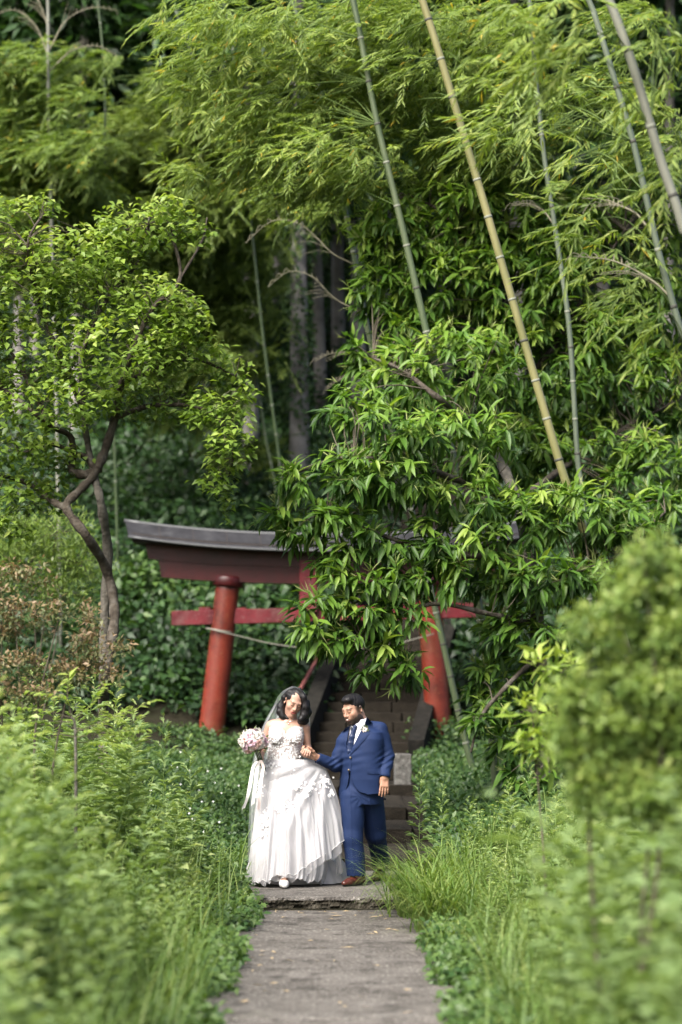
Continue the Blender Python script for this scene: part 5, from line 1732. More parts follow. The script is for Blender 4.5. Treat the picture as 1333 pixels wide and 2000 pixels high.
def bamboo(label, pts, Y, w0, w1, mat, nodes, plumes=(), lm=None, v0=.5, seed=1, bare=(), L=.125, W=.0195, dens=2.0, drift=(-.65, -.2, -.12), behind=1.0, yo=0.0):
    """pts from the lowest to the highest picture point; w in photograph pixels (diameter)"""
    r = rng(seed)
    w3 = [P(p[0], p[1], Y + (p[2] if len(p) > 2 else 0)) for p in pts]
    d0 = w3[0] - w3[1]
    gz = float(ground_h(w3[0][0], Y))
    if w3[0][2] > gz:                                   # carry the culm down to the soil
        w3 = [w3[0] + np.array((d0[0] / max(-d0[2], .05) * (w3[0][2] - gz + .05) * .6, 0, -(w3[0][2] - gz + .05)))] + w3
    d1 = w3[-1] - w3[-2]
    for q in (1, 2, 3): w3.append(w3[-1] + nrm(d1) * 1.0 + np.array((-.06 * q, 0, -.02 * q)))
    s = smooth_path(w3, 60)
    base = s[0].copy()
    T = thing("bamboo", label, "bamboo", base, group="bamboo stalks of the grove")
    rad = np.linspace(w0, w1, 60) * .275 * M(Y)
    c = obj("culm", MB().tube(s - base, rad, 16).mesh("culm", CULM[mat], smooth=True), T)
    L_ = np.concatenate([[0], np.cumsum(np.linalg.norm(np.diff(s, axis=0), axis=1))])
    at, step = .3, nodes * M(Y)
    npt = []
    while at < L_[-1] - 1:
        p = np.array([np.interp(at, L_, s[:, i]) for i in range(3)]); q = np.array([np.interp(at + .02, L_, s[:, i]) for i in range(3)])
        rr = np.interp(at, L_, rad); dd = nrm(q - p)
        npt.append((p, dd, rr))
        px = p[0] / p[1] * FPX + 666
        if -40 < px < 1373 and p[2] < CAM_Z + p[1] * .31:
            mb = MB().tube([p - dd * .014 - base, p - dd * .006 - base, p + dd * .004 - base, p + dd * .012 - base], np.array([1.0, 1.05, 1.07, 1.0]) * rr + .001, 16)
            obj("node_ring", mb.mesh("node_ring", M_NODE if r.random() < .55 else M_NODD, smooth=True), c)
        at += step * r.uniform(.93, 1.07)
    # living branches reaching into the plumes
    geos, mb, nbr = [], MB(), 0
    for pl in plumes:
        px, py, rx, ry = pl[:4]
        YY = Y + yo + (abs(pl[4]) * behind if len(pl) > 4 else r.uniform(-.6, 1.2))
        m = M(YY)
        ce = P(px, py, YY)
        ext = np.array((rx * m, .35, ry * m))
        nb = max(8, int(30 * dens * (rx * ry) * m * m / .10))
        g, st, bd = plume(r, ce, ext, drift, nb, 20, L, W, v0)
        geos.append((g[0] - base, g[1], g[2]))
        i = int(np.argmin([((n_[0] - ce) ** 2).sum() for n_ in npt]))
        for _ in range(2):
            e = st[r.integers(len(st))]
            a = npt[max(0, i - r.integers(0, 2))][0]
            mid = (a + e) / 2 + np.array((0, 0, .12))
            mb.tube(smooth_path([a, mid, e], 8) - base, np.linspace(.006, .002, 8), 4, cap=False); nbr += 1
        for q in range(0, len(st), 2):
            e = st[q]
            mb.tube([e - base, e + bd[q] * .2 - base - (0, 0, .02)], [.003, .0015], 3, cap=False)
    # bare arching side shoots
    for pts_ in bare:
        w_ = [P(a, b_, Y) for a, b_ in pts_]
        q = smooth_path(w_, 16)
        main = mb; mb = MB()
        mb.tube(q - base, np.linspace(.011, .003, 16), 5, cap=False)
        for k in range(3, 15):
            dv = nrm(q[k] - q[k - 1])
            sl = (.16 + .16 * math.sin(k * .5)) * (1.1 - k / 18)
            e = q[k] + nrm(dv + np.array((-.35, r.normal(0, .5), -.45))) * sl * 1.5
            mb.tube(smooth_path([q[k], (q[k] + e) / 2 + (0, 0, .05), e], 5) - base, np.linspace(.0045, .002, 5), 4, cap=False)
        obj("side_shoot", mb.mesh("side_shoot", M_BBR), T)
        mb = main
    if nbr: obj("twigs", mb.mesh("twigs", M_STALK), T, kind="stuff")
    if geos: leaf_obj("foliage", cat_geo(geos), lm or M_BAMB, T, kind="stuff")
    return T

def fill(x0, x1, y0, y1, n, seed, rx=62, ry=22, d=1.5):
    r = rng(seed)
    return [(r.uniform(x0, x1), r.uniform(y0, y1), rx * r.uniform(.7, 1.2), ry * r.uniform(.7, 1.3), r.uniform(-d, d)) for _ in range(n)]

def bamboo_grove():
    bamboo("green bamboo stalk slanting up out of the chestnut, left of the yellow one", [(950, 1300), (930, 1150), (905, 1000), (848, 700), (835, 655), (790, 460), (735, 230), (690, 0)], 26.0, 32, 17, "green", 84,
           [(400, 30, 80, 36), (500, 30, 90, 34), (600, 40, 90, 36), (690, 70, 80, 36), (420, 110, 80, 32), (530, 120, 90, 34), (640, 130, 90, 34), (470, 200, 90, 30), (580, 210, 90, 32), (690, 200, 70, 32), (560, 280, 80, 30), (650, 290, 80, 30), (610, 360, 70, 24), (690, 360, 60, 26), (760, 330, 60, 28)] + fill(360, 760, 0, 330, 22, 75, d=1.0), None, .62, 1, yo=.5)
    bamboo("yellowish bamboo stalk rising over the chestnut", [(1200, 1180), (1150, 1060), (1105, 940), (1060, 790), (985, 530), (905, 260), (825, 0)], 25.0, 33, 24, "yellow", 82,
           [(760, 30, 80, 34), (860, 30, 80, 34), (770, 120, 70, 30), (880, 110, 70, 34), (800, 200, 70, 28), (930, 190, 70, 34), (850, 270, 60, 26), (960, 270, 60, 28), (900, 340, 70, 26)] + fill(720, 1000, 0, 330, 16, 76, d=1.0), None, .60, 2, yo=1.6)
    bamboo("slim bluish green bamboo stalk between the yellow and the pale ones", [(1140, 1000), (1128, 890), (1112, 640), (1085, 450), (1060, 280), (1038, 60), (1034, 0)], 26.3, 20, 15, "blue", 70,
           [(1000, 40, 80, 36), (1060, 130, 80, 36), (1000, 220, 70, 30), (1080, 250, 60, 30), (1010, 320, 60, 26), (960, 130, 50, 26)] + fill(900, 1333, 0, 360, 22, 77, d=1.2), None, .56, 3, bare=[[(1083, 440), (1060, 410), (1030, 398), (1000, 402)]], yo=.25)
    bamboo("soft focus green bamboo stalk leaning along the right edge below the pale stalk", [(1350, 740), (1333, 655), (1290, 505), (1240, 290), (1205, 170), (1165, 40), (1150, 0)], 17.5, 26, 17, "blue", 110,
           [(1120, 190, 70, 30), (1160, 300, 60, 30), (1130, 400, 50, 34), (1180, 480, 50, 40), (1240, 560, 40, 40), (1290, 640, 40, 34), (1000, 210, 45, 30), (960, 260, 30, 20)], None, .66, 4, [[(1262, 440), (1240, 415), (1200, 400), (1160, 405)], [(1310, 580), (1270, 545), (1200, 510), (1120, 500)]], .115, .018, 1.6)
    bamboo("pale grey bamboo stalk crossing the upper right corner", [(1365, 600), (1333, 440), (1290, 310), (1240, 140), (1190, 0)], 15.5, 37, 30, "grey", 150,
           [(1040, 40, 60, 36), (1110, 60, 60, 36), (1030, 130, 50, 34), (1300, 60, 50, 40), (1280, 170, 40, 40), (1090, 120, 50, 34), (1330, 330, 40, 50)], None, .68, 5, (), .115, .018, 1.6)
    bamboo("green bamboo stalk with bare arching side shoots passing the right gate pillar", [(940, 1560), (905, 1430), (860, 1230), (815, 1040), (720, 650), (690, 490), (664, 360), (640, 240)], 30.0, 25, 13, "green", 66,
           [(640, 240, 60, 30), (560, 330, 60, 26), (700, 260, 50, 30), (520, 260, 60, 26), (640, 400, 50, 22), (590, 400, 40, 18)] + fill(480, 720, 200, 380, 12, 78, 50, 20, 1.0), None, .56, 6,
           [[(700, 520), (650, 495), (615, 460), (580, 435), (530, 432), (480, 475)], [(708, 610), (665, 590), (640, 570), (610, 540), (565, 530), (525, 560)], [(722, 700), (690, 692), (650, 690), (615, 705)], [(735, 750), (705, 738), (665, 740), (640, 760)]])
    bamboo("thin dark bamboo stalk standing far back between the cedar trunks", [(549, 930), (530, 780), (512, 640), (495, 480), (478, 330), (462, 150)], 40.0, 11, 8, "dark", 60,
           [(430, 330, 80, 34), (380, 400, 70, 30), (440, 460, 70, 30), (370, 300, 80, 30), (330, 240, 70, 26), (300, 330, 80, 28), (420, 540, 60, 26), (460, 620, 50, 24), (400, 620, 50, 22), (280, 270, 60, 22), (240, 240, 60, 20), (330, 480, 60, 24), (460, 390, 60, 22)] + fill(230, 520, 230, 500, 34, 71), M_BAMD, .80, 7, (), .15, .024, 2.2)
    bamboo("thin pale bamboo stalk beside the dark one with broken side shoots at its foot", [(540, 960), (520, 860), (505, 760), (480, 640), (455, 500), (430, 330)], 41.5, 8, 6, "green", 60,
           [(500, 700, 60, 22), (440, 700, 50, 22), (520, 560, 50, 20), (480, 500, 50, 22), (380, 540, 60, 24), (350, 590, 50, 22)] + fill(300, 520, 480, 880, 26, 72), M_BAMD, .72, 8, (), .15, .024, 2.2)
    bamboo("bare topped bamboo stalk with long dry shoots in the upper left corner", [(110, 760), (104, 600), (100, 400), (95, 200), (94, 0)], 37.0, 14, 11, "grey", 64,
           [(40, 130, 60, 36), (110, 150, 60, 30), (60, 210, 70, 34), (150, 200, 50, 26), (90, 280, 80, 34), (30, 300, 60, 34), (150, 290, 60, 30), (60, 360, 70, 30), (140, 370, 60, 28)] + fill(-20, 200, 110, 420, 18, 74), M_BAMB, .46, 9,
           [[(95, 110), (70, 50), (30, 20), (-10, 30)], [(96, 100), (130, 40), (180, 15), (230, 20)], [(97, 140), (140, 100), (190, 90), (230, 110)], [(96, 60), (80, 10), (60, -20)]], .14, .022, 2.2)
    bamboo("leafy bamboo in the shade behind the small broadleaf tree", [(225, 900), (215, 700), (208, 500), (205, 300), (206, 200)], 39.0, 10, 7, "dark", 60,
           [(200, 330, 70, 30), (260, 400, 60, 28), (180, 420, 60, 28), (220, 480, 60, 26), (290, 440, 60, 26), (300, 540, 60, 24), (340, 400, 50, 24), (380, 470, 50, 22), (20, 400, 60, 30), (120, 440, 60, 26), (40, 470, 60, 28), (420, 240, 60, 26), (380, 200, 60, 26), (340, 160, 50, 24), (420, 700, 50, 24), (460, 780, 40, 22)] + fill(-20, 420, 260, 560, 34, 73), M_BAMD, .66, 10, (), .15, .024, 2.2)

# ---- cedars on the slope
def cedar_geo(seed):
    r = rng(seed)
    geos = []
    for k in range(210):
        z = r.uniform(0, 1) ** .9 * 13
        a = r.uniform(0, 6.28)
        R = (3.4 - .2 * z) * r.uniform(.45, 1)
        c = np.array((math.cos(a) * R * .6, math.sin(a) * R * .6, z - .25 * R))
        n = 46
        st = c + r.normal(0, 1, (n, 3)) * np.array((.34, .34, .22))
        d = nrm(np.array((math.cos(a), math.sin(a), -.45)) + .7 * rdir(r, n))
        geos.append(leaf_geo(st, d, rdir(r, n) + (0, 0, 1), r.uniform(.28, .5, n), r.uniform(.09, .15, n), np.clip(r.normal(.35, .2, n), 0, 1), "blade", .15, .1))
    return cat_geo(geos)

def cedars():  # crowns are widened and thickened to block light; hidden cedars kept for shade
    r = rng(303)
    crowns = []
    for k in range(3):
        V, F, A = cedar_geo(310 + k)
        crowns.append(mesh_from("crown", V, F, (M_FARW if False else M_DARK,), False, {"v": A}))
    spec = [(490, 45, 31, "tall cedar trunk with mottled pale bark left of the ivy covered trunk"), (582, 44, 40, "cedar trunk clad in ivy in the middle of the wood"), (626, 50, 24, "slim dark cedar trunk just right of the ivy covered one"), (662, 53, 26, "second dark cedar trunk right of the ivy covered one"), (705, 49, 30, "third dark cedar trunk right of the ivy covered one, beside the bare shoots"), (752, 56, 24, "dark cedar trunk mostly behind the chestnut's left edge"),
            (36, 47, 22, "pale cedar trunk close to the left edge above the broadleaf tree"), (66, 50, 18, "slender pale cedar trunk second from the left edge"), (142, 46, 24, "pale cedar trunk third from the left edge above the broadleaf crown"), (292, 51, 22, "shaded cedar trunk above the right side of the broadleaf crown"), (335, 55, 20, "narrow shaded cedar trunk behind the bamboo fans"), (402, 48, 26, "shaded cedar trunk left of the mottled pale one"), (545, 58, 22, "thin far cedar trunk between the mottled trunk and the ivy covered one"),
            (870, 52, 26, "cedar trunk hidden behind the green bamboo and the chestnut"), (1010, 50, 28, "cedar trunk hidden behind the yellow bamboo stalk"), (1180, 52, 26, "cedar trunk hidden deep behind the right bamboo stalks"), (1310, 49, 26, "cedar trunk hidden behind the right edge foliage"), (215, 62, 24, "far cedar whose crown darkens the upper left of the wood"), (100, 66, 24, "farthest cedar behind the bare topped bamboo")]
    for i, (px, Y, wpx, lab) in enumerate(spec):
        b = P(px, 900, Y); b[2] = float(ground_h(b[0], Y)) - .1
        T = thing("cedar_tree", lab, "tree", b, group="cedars on the wooded slope")
        H = 19
        k = np.linspace(0, 1, 20)
        rad = wpx * .5 * M(Y) * (1 + .25 * np.exp(-k * 14)) * (1 - .75 * k)
        lean = r.normal(0, .10, 2)
        pts = np.stack([lean[0] * k * 2 + .03 * np.sin(k * 9 + i), lean[1] * k * 2, k * H], -1)
        obj("trunk", MB().tube(pts, rad, 14).mesh("trunk", M_CEDB, smooth=True), T)
        c = obj("crown", crowns[i % 3], T, loc=(0, 0, H - (12.2 if i < 6 else 13.5)), rot=(0, 0, r.uniform(0, 6.28)))
        c.scale = (1.05, 1.05, 1.0)
        if i == 1:
            n = 2600
            a = r.uniform(0, 6.28, n); z = r.random(n) ** 1.0 * 6.2
            keep = np.sin(a * 2 + z * 1.3) + .6 * np.sin(z * 4 + a) > -.7
            a, z = a[keep], z[keep]; n = len(a)
            R0 = wpx * .5 * M(Y) + r.uniform(0, .12, n)
            o = np.stack([np.cos(a), np.sin(a), np.zeros(n)], -1)
            g = leaf_geo(o * R0[:, None] + np.stack([0 * z, 0 * z, z], -1), nrm(o + .8 * rdir(r, n) + (0, 0, -.6)), o + .4 * rdir(r, n), r.uniform(.07, .12, n), .08, np.clip(r.normal(.6, .2, n), 0, 1), "broad")
            leaf_obj("ivy", g, M_DARK, T, kind="stuff")

# ---- undergrowth of the wood and the banks
def clump_leaves(r, X, Y, h0, h1, per, Lr, ratio, vmu, spread=.28, hf=None):
    n = len(X)
    N = n * per
    H = r.uniform(h0, h1, n)
    if hf: H = H * hf(Y)
    if h1 > 1: H = H * (.25 + .75 * sstep(35.5, 38, Y))
    gz = ground_h(X, Y)
    dd = rdir(r, N) * np.array((spread, spread, 1)) * r.random((N, 1)) ** .4
    hh = np.repeat(H, per)
    pos = np.stack([np.repeat(X, per) + dd[:, 0] * (1 + hh * .6), np.repeat(Y, per) + dd[:, 1] * (1 + hh * .6), np.repeat(gz, per) + hh * (.52 + .48 * dd[:, 2])], -1)
    d = nrm(dd * np.array((1.6, 1.6, .4)) + .7 * rdir(r, N) + np.array((0, -.3, -.15)))
    up = np.stack([r.normal(0, .5, N), r.normal(-.5, .5, N), np.ones(N)], -1)
    L = r.uniform(*Lr, N)
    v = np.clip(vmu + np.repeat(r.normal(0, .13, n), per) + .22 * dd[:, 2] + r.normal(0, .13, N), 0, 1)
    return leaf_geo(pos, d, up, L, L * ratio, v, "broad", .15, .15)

def off_path(X, Y, margin=.0):
    stair = np.where(Y < 33.7, (X > -1.0 - margin) & (X < 1.2 + margin) & (Y > 19.9), (X > -.72 + (Y - 34) * .157) & (X < 1.36 + (Y - 34) * .157))
    path = (X > -.80 - margin) & (X < .74 + margin) & (Y <= 19.9)
    return ~(stair | path)

def undergrowth():
    r = rng(404)
    # slope behind the gate
    n = 4300
    Y = 35.5 + 28 * r.random(n) ** 1.25; X = r.uniform(-1, 1, n) * (Y * .155 + .8)
    k = off_path(X, Y, .15); X, Y = X[k], Y[k]
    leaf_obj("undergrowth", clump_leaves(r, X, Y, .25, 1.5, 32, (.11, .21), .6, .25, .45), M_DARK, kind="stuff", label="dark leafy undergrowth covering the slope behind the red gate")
    # the far wood closes the view up the hill
    n = 3600
    Y = r.uniform(60, 84, n); X = r.uniform(-1, 1, n) * (Y * .16 + 2); Zo = r.uniform(0, 24, n)
    pos = np.repeat(np.stack([X, Y, ground_h(X, Y) + Zo], -1), 14, 0) + r.normal(0, .55, (n * 14, 3))
    N = len(pos)
    d = nrm(rdir(r, N) + np.array((0, -.2, -.5)))
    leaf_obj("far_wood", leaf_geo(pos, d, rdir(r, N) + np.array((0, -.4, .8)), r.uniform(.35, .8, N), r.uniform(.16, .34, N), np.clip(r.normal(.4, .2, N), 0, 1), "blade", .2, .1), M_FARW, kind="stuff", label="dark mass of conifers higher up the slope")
    # leafy bank left of the stairs
    n = 1500
    Y = r.uniform(20.5, 35, n); X = -1.02 - np.abs(r.normal(0, 1.1, n)) - .0 * Y
    k = X > -(Y * .148 + .4); X, Y = X[k], Y[k]
    leaf_obj("ground_cover", clump_leaves(r, X, Y, .12, .32, 46, (.035, .075), .62, .55, .22, lambda y: 1 - .55 * sstep(25, 33, y)), M_DARK, kind="stuff", label="low dark green ground cover on the bank left of the bride")
    n = 900
    Y = r.uniform(22.5, 35, n); X = 1.12 + np.abs(r.normal(0, 1.1, n))
    k = X < Y * .148 + .4; X, Y = X[k], Y[k]
    leaf_obj("ground_cover", clump_leaves(r, X, Y, .15, .45, 44, (.045, .10), .58, .52, .24), M_DARK, kind="stuff", label="leafy ground cover beneath the chestnut right of the stone post")

def shrub(name, label, cat, lob, Yf, m, dens, Lr, ratio, vmu, seed, shape="broad", group=None, vz=.25, upn=.5, depth=.8, k=7, sp=.03, stems=4, sub=0):
    r = rng(seed)
    LW = lobes_world(lob, Yf, depth)
    if sub:                                   # break the outline into many small sprays
        small = []
        for c, e in LW:
            for d in rdir(r, sub):
                s_ = e.max() * r.uniform(.22, .40)
                small.append((c + d * e * r.uniform(.55, 1.08), np.array((s_, s_, s_ * .7))))
        LW = small
    cc = np.mean([c for c, _ in LW], 0)
    low = min(c[2] - e[2] for c, e in LW)
    gz = float(ground_h(cc[0], cc[1]))
    root = np.array((cc[0], cc[1], gz))
    T = thing(name, label, cat, root, group=group)
    ends, o, h = in_lobes(r, LW, dens, .45)
    n = len(ends); N = n * k
    pos = np.repeat(ends, k, 0) + r.normal(0, sp, (N, 3))
    d = nrm(np.repeat(o, k, 0) * .6 + rdir(r, N) + np.array((0, -.1, .15)))
    up = np.stack([r.normal(0, upn, N), r.normal(-.3, upn, N), np.ones(N)], -1)
    L = r.uniform(*Lr, N)
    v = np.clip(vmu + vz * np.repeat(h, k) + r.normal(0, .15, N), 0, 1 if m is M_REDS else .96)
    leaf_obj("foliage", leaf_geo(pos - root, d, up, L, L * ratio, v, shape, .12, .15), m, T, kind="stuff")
    mb = MB()
    for i in range(stems):
        a = np.array((r.normal(0, .06), r.normal(0, .06), -.03))
        c, e = LW[r.integers(len(LW))]
        mid = (a + c - root) / 2 + r.normal(0, .06, 3)
        mb.tube(smooth_path([a, mid, c - root], 8), np.linspace(.014, .004, 8), 6, cap=False)
    for i in range(0, n, max(1, n // 160)):
        e = ends[i] - root; c, ee = LW[int(np.argmin([((c - ends[i]) ** 2).sum() for c, _ in LW]))]
        mb.tube([c - root, (c - root + e) / 2 + (0, 0, .02), e], [.004, .003, .0015], 4, cap=False)
    obj("stems", mb.mesh("stems", M_TWIG), T, kind="stuff")
    return T

def shrubs():
    shrub("azalea_bush", "big rounded yellow green azalea bush, blurred, at the right edge", "bush",
          [(1300, 1090, 70, 70), (1240, 1170, 80, 70), (1330, 1180, 90, 100), (1190, 1260, 80, 70), (1280, 1290, 110, 90), (1170, 1360, 80, 70), (1260, 1400, 110, 90), (1340, 1420, 90, 110), (1150, 1450, 65, 60), (1220, 1490, 100, 80), (1310, 1540, 80, 60), (1180, 1540, 60, 45), (1380, 1300, 90, 160), (1135, 1400, 65, 75), (1145, 1500, 70, 70), (1200, 1440, 90, 90), (1240, 1545, 110, 55), (1350, 1545, 90, 55)],
          lambda a, b: 10.2, M_AZAL, 1600, (.028, .052), .48, .62, 51, k=6, sp=.022, vz=.3, sub=11, stems=3)
    shrub("bronze_shrub", "shrub with pinkish bronze young leaves at the left edge", "shrub",
          [(20, 1150, 60, 42), (60, 1130, 40, 26), (80, 1190, 80, 50), (150, 1215, 60, 40), (40, 1250, 80, 60), (140, 1280, 80, 50), (215, 1275, 36, 22), (20, 1330, 70, 50), (110, 1340, 70, 36), (180, 1320, 50, 26), (-30, 1250, 50, 110)],
          lambda a, b: 18.6, M_REDS, 700, (.030, .056), .46, .60, 52, k=6, sp=.03, vz=.42, sub=7)
    shrub("leafy_bush", "soft yellow green bush behind the broadleaf trunk at the left edge", "bush",
          [(30, 1050, 70, 45), (110, 1040, 70, 42), (60, 1110, 90, 50), (150, 1100, 60, 45), (-20, 1100, 60, 60), (130, 1160, 60, 40)], lambda a, b: 29, M_BAMB, 260, (.07, .12), .16, .42, 53, "blade", k=9, sp=.08)
    shrub("leafy_bush", "round leaved bush just left of the gate's roof end and left pillar", "bush",
          [(270, 1150, 60, 45), (350, 1180, 60, 40), (290, 1240, 60, 50), (360, 1270, 50, 45), (250, 1320, 50, 50), (330, 1340, 60, 50)], lambda a, b: 38.5, M_DARK, 130, (.10, .18), .66, .66, 54, k=7, sp=.12)
    shrub("leafy_bush", "leafy bush seen through the gate between its left pillar and the stairs", "bush",
          [(500, 1150, 60, 40), (540, 1190, 40, 30), (490, 1290, 50, 45), (560, 1330, 40, 50), (500, 1370, 50, 40)], lambda a, b: 39.5, M_DARK, 120, (.10, .18), .64, .55, 55, k=7, sp=.12)
    shrub("chestnut_sapling", "bright soft focus sapling with large leaves against the azalea's left side", "sapling",
          [(1060, 1300, 44, 22), (1095, 1320, 36, 30), (1040, 1390, 40, 24), (1090, 1400, 50, 40), (1030, 1440, 44, 24), (1090, 1460, 50, 40), (1130, 1330, 40, 40)], lambda a, b: 15.6, M_TREE, 170, (.10, .16), .30, .82, 56, "long", k=5, sp=.03, stems=1)

# ---- pinnate sapling on the left
def pinnate_sapling():
    r = rng(61)
    Y = 17.2
    root = P(150, 1520, Y); root[2] = float(ground_h(root[0], Y))
    T = thing("pinnate_sapling", "young sapling with bright feather shaped leaves above the left weeds", "sapling", root)
    var = []
    for q in np.linspace(.72, .98, 5):
        g = leaf_geo([(0, 0, 0)], [(0, 1, 0)], [(0, 0, 1)], 1.0, 1.0, q, "long", .3, .15)
        var.append(mesh_from("leaflet", g[0], g[1], (M_TREE,), False, {"v": g[2]}))
    stem = [root, P(148, 1440, Y), P(140, 1400, Y)]
    obj("stem", MB().tube(smooth_path([p - root for p in stem], 10), np.linspace(.014, .007, 10), 8).mesh("stem", M_BARK2, smooth=True), T)
    ra = [((140, 1402), (80, 1385), (10, 1380)), ((140, 1402), (125, 1365), (60, 1350)), ((142, 1400), (132, 1360), (135, 1318)), ((142, 1405), (175, 1380), (205, 1340)), ((144, 1420), (180, 1425), (235, 1390)), ((146, 1430), (215, 1405), (300, 1368)), ((147, 1440), (220, 1430), (285, 1425)), ((146, 1440), (90, 1430), (20, 1440)), ((140, 1410), (60, 1410), (-20, 1425)), ((147, 1450), (190, 1450), (240, 1455))]
    for pts in ra:
        dY = r.uniform(-.3, .3)
        s = smooth_path([P(x, y, Y + dY * (i / 2)) for i, (x, y) in enumerate(pts)], 14) - root
        rc = obj("leaf_stalk", MB().tube(s, np.linspace(.004, .0015, 14), 5).mesh("leaf_stalk", M_TWIG), T)
        for k in range(4, 14):
            d0 = nrm(s[k] - s[k - 1]); sd = nrm(np.cross(d0, (0, 0, 1.)) + .15 * rdir(r, 1)[0])
            for sg in (-1, 1):
                dv = nrm(d0 * .6 + sd * sg + np.array((0, -.15 * sg * 0, -.18)) + .12 * rdir(r, 1)[0])
                upv = nrm(np.array((0, -.45, 1)) + .2 * rdir(r, 1)[0])
                L = r.uniform(.075, .115) * (1 - .03 * (13 - k)); W = L * .34
                sx = nrm(np.cross(dv, upv)); u = np.cross(sx, dv)
                o = obj("leaflet", var[r.integers(5)], rc)
                Mx = np.eye(4); Mx[:3, 0] = sx * W; Mx[:3, 1] = dv * L; Mx[:3, 2] = u * W; Mx[:3, 3] = s[k]
                o.matrix_basis = Matrix(Mx.tolist())

# ---- weeds along the path
def mugwort_geo(seed):
    """height 1: upright stem with cut leaves"""
    r = rng(seed)
    geos = []
    n = 34
    z = np.linspace(.06, .99, n)
    a = np.arange(n) * 2.4 + r.uniform(0, 6)
    bend = np.stack([.06 * z * z, .04 * z * z * math.sin(seed), z], -1)
    size = (.13 + .10 * np.sin(z * 3.0)) * (1 - .62 * z ** 3)
    pitch = .15 + .75 * z ** 2
    d = nrm(np.stack([np.cos(a), np.sin(a), pitch], -1))
    sd = nrm(np.cross(d, (0, 0, 1.)))
    for off, ln, al in ((0, 1, 0), (.35, .62, .65), (.35, .62, -.65), (.6, .5, .6), (.6, .5, -.6)):
        dd = nrm(d + sd * al)
        p = bend + d * (size * off)[:, None]
        geos.append(leaf_geo(p, dd, np.array((0, 0, 1.)) + .25 * rdir(r, n), size * ln, size * .19, np.clip(.38 + .38 * z + r.normal(0, .10, n), 0, 1), "blade", .22, .15))
    q = 5
    for k in range(3):                                    # the stem as three crossed ribbons
        aa = k * 2.09
        p = np.array([[.06 * t * t, 0, t] for t in np.linspace(0, .96, q)])
        g = leaf_geo([(0, 0, 0)], [(.05, 0, 1)], [(math.cos(aa), math.sin(aa), 0)], 1.0, .012, .55, "blade", 0, 0)
        geos.append(g)
    return cat_geo(geos)

def broad_weed_geo(seed):
    r = rng(seed)
    geos = []
    for st in range(4):
        n = 15
        z = np.linspace(.12, 1, n) * r.uniform(.7, 1)
        a = np.arange(n) * 2.4 + r.uniform(0, 6)
        lean = r.normal(0, .25, 2)
        p = np.stack([lean[0] * z, lean[1] * z, z], -1)
        d = nrm(np.stack([np.cos(a), np.sin(a), .25 + 0 * a], -1))
        s = r.uniform(.13, .24, n) * (1.15 - .5 * z)
        geos.append(leaf_geo(p, d, np.array((0, 0, 1.)) + .3 * rdir(r, n), s, s * .58, np.clip(.45 + .25 * z + r.normal(0, .12, n), 0, 1), "broad", .25, .15))
        geos.append(leaf_geo([(0, 0, 0)], [(lean[0], lean[1], 1)], [(1, 0, 0)], 1.0, .014, .5, "blade", 0, 0))
    return cat_geo(geos)

def grass_blades(r, c, n, L, W, spread, lean, segs=6, v0=.5):
    pos = np.asarray(c) + np.stack([r.normal(0, spread, n), r.normal(0, spread * 1.2, n), np.zeros(n)], -1)
    a = r.uniform(0, 6.28, n)
    hd = nrm(np.stack([np.cos(a) + lean[0], np.sin(a) + lean[1], 0 * a], -1))
    Ln = r.uniform(*L, n); k0 = r.uniform(.55, 1.25, n)
    side = np.stack([-hd[:, 1], hd[:, 0], 0 * a], -1)
    Vs = []
    p = pos.copy(); ang = np.full(n, 1.45) - r.uniform(0, .35, n)
    for i in range(segs + 1):
        t = i / segs
        w_ = W * (1 - t ** 2.2) * r.uniform(.9, 1.1)
        Vs.append(p - side * w_ * .5); Vs.append(p + side * w_ * .5)
        st = (Ln / segs)[:, None]
        p = p + (hd * np.cos(ang)[:, None] + np.array((0, 0, 1.)) * np.sin(ang)[:, None]) * st
        ang = ang - k0 * (.16 + .40 * t)
    V = np.stack(Vs, 1).reshape(-1, 3)
    q = []
    for i in range(segs):
        b = 2 * i
        q += [(b, b + 1, b + 3), (b, b + 3, b + 2)]
    F = (np.arange(n)[:, None, None] * (2 * segs + 2) + np.array(q)[None]).reshape(-1, 3)
    return V, F, np.repeat(np.clip(r.normal(v0, .2, n), 0, 1), 2 * segs + 2)

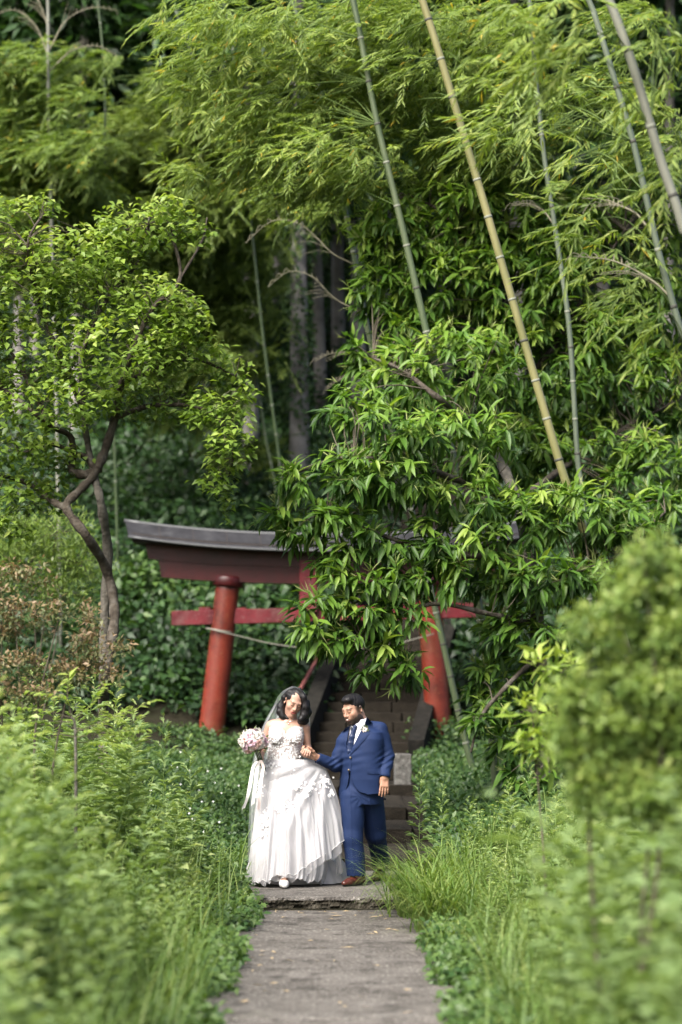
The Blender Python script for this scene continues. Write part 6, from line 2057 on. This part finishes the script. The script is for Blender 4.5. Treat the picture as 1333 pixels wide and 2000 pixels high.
def weeds():
    r = rng(505)
    mug = [mugwort_geo(s) for s in (1, 2, 3)]
    brd = [broad_weed_geo(s) for s in (4, 5)]
    def scatter(n, side, y0, y1):
        Y = r.uniform(y0, y1, n); lim = Y * .141 + .35
        X = (.80 if side < 0 else .76) + (lim - .78) * r.random(n)
        return X * side, Y
    def hgt(X, Y):
        dl, dr = np.maximum(0, -X - .80), np.maximum(0, X - .76)
        left = .18 + .60 * sstep(.04, .75, dl) * (1 - .35 * sstep(19, 23, Y))
        right = .17 + (.34 + .42 * sstep(17, 11, Y)) * sstep(.05, .8, dr) + .24 * sstep(10.4, 9.6, Y) * sstep(.05, .3, dr)
        return np.where(X < 0, left, right)
    # left mass, right mass
    for side, n, lab in ((-1, 1150, "dense soft focus weeds filling the bank left of the path"), (1, 1250, "dense bright weeds filling the bank right of the path")):
        geos = []
        for k, proto in enumerate(mug + brd):
            kk = n // 5
            X, Y = scatter(kk, side, 6.6, 22.3 if side < 0 else 23.5)
            keep = ~((X > 0) & (Y > 17.4) & (Y < 20.6) & (X < .88))
            X, Y = X[keep], Y[keep]
            H = hgt(X, Y) * r.choice([.4, .55, .7, .85, 1.5], len(X), p=(.25, .25, .22, .16, .12)) * r.uniform(.75, 1.2, len(X)) * (.72 if k > 2 else 1)
            loc = np.stack([X, Y, ground_h(X, Y) - .02], -1)
            wd = np.maximum(.34, H * .85)
            sc = np.stack([wd, wd, H], -1)
            tl = r.normal(0, .10, (len(X), 2)) + np.where(X[:, None] < 0, np.array((.10, 0)), np.array((-.10, 0)))
            geos.append(put_copies(proto, loc, r.uniform(0, 6.28, len(X)), sc, tl, r.normal(0, .10, len(X)) + .12 * sstep(12, 20, Y)))
        leaf_obj("weeds", cat_geo(geos), M_WEED, kind="stuff", label=lab)
    # small leafy fringe spilling onto the path's edges
    for side, lab in ((-1, "small leaved creeping plants fringing the path's left edge"), (1, "small leaved creeping plants fringing the path's right edge")):
        n = 420
        Y = r.uniform(12, 21.2, n); X = side * (np.where(Y > 20, .90, .78) + np.abs(r.normal(0, .12, n)) - .07)
        if side > 0: X = X - .04
        else: X = X - .04
        kp = vnoise(X * 4, Y * 3.1, 8) > -.15; X, Y = X[kp], Y[kp]
        leaf_obj("creeping_plants", clump_leaves(r, X, Y, .08, .28, 30, (.03, .085), .60, .72, .14), M_DARK, kind="stuff", label=lab)
    # single tall plants that stand out
    me = [mesh_from("mugwort", g[0], g[1], (M_WEED,), False, {"v": g[2]}) for g in mug]
    for i, (px, py, Y, lab) in enumerate([(828, 1500, 21.6, "tallest mugwort beside the groom's hanging hand"), (1050, 1480, 19.5, "mugwort stalk rising below the chestnut sapling"), (395, 1440, 19.8, "sharp mugwort stalk with a feathery tip before the left pillar"), (345, 1400, 18.8, "mugwort stalk just left of the feathery tipped one"), (270, 1395, 17.8, "mugwort stalk between the pinnate sapling and the left pillar"), (870, 1530, 21.0, "shorter mugwort right of the groom's hand"), (60, 1390, 12.5, "blurred mugwort tip at the far left of the weeds"), (1240, 1600, 9.0, "very blurred tall weed before the azalea's dark foot")]):
        t = P(px, py, Y); gz = float(ground_h(t[0], Y))
        H = t[2] - gz
        o = obj("mugwort_plant", me[i % 3], None, lab, "weed", "single tall mugwort stalks", loc=(t[0] - .05 * H, Y, gz))
        o.scale = (max(.45, H * .55), max(.45, H * .55), H)
        o.rotation_euler = (0, 0, i * 1.3)
    # grass tussocks arching over the step
    for i, (x, y, n, L, lab) in enumerate([(.66, 19.5, 420, (.50, .98), "large arching grass tussock spilling over the right end of the step"), (.76, 18.4, 380, (.45, .85), "broad bladed grass tussock on the path's right edge below the step"), (.94, 20.6, 200, (.45, .90), "grass tussock by the groom's rear shoe"), (1.05, 19.4, 160, (.35, .7), "grass tussock behind the large arching one"), (.80, 16.9, 110, (.25, .5), "low grass tussock nearest along the path's right edge")]):
        c = (x, y, float(ground_h(x, y)) - .01)
        rr = rng(600 + i)
        g = grass_blades(rr, (0, 0, 0), n, L, .0125, .10, (-.55, -.15), 7, .66)
        leaf_obj("grass_tussock", g, M_GRAS, None, label=lab, cat="grass", loc=c, group="grass tussocks by the step")
    # scattered grass in both banks
    geos = []
    for k in range(420):
        s_ = -1 if k % 2 else 1
        Y = r.uniform(8, 23); X = s_ * r.uniform(.86, Y * .141 + .2)
        geos.append(grass_blades(r, (X, Y, float(ground_h(X, Y))), 13, (.3, .85), .010, .06, (0, 0), 5, .6))
    leaf_obj("wild_grass", cat_geo(geos), M_GRAS, kind="stuff", label="wild grass blades growing through the weeds on both banks")
    # little white flowers in the ground cover
    m_w = NT("white_petals"); m_w.base((.75, .75, .72)); m_w.set(Roughness=.6)
    n = 22
    Y = r.uniform(22.5, 29, n); X = -1.1 - np.abs(r.normal(0, .5, n))
    pos = np.stack([X, Y, ground_h(X, Y) + r.uniform(.25, .42, n)], -1)
    g = cat_geo([leaf_geo(pos, np.tile((math.cos(a), -.3, math.sin(a)), (n, 1)), np.tile((0, -1., .3), (n, 1)), .014, .009, .5, "blade") for a in (0, 1.57, 3.14, 4.71)])
    leaf_obj("wild_flowers", g, m_w.m, kind="stuff", label="tiny white flowers dotting the bank left of the bride")

undergrowth()
cedars()
bamboo_grove()
left_tree()
chestnut_tree()
shrubs()
pinnate_sapling()
weeds()
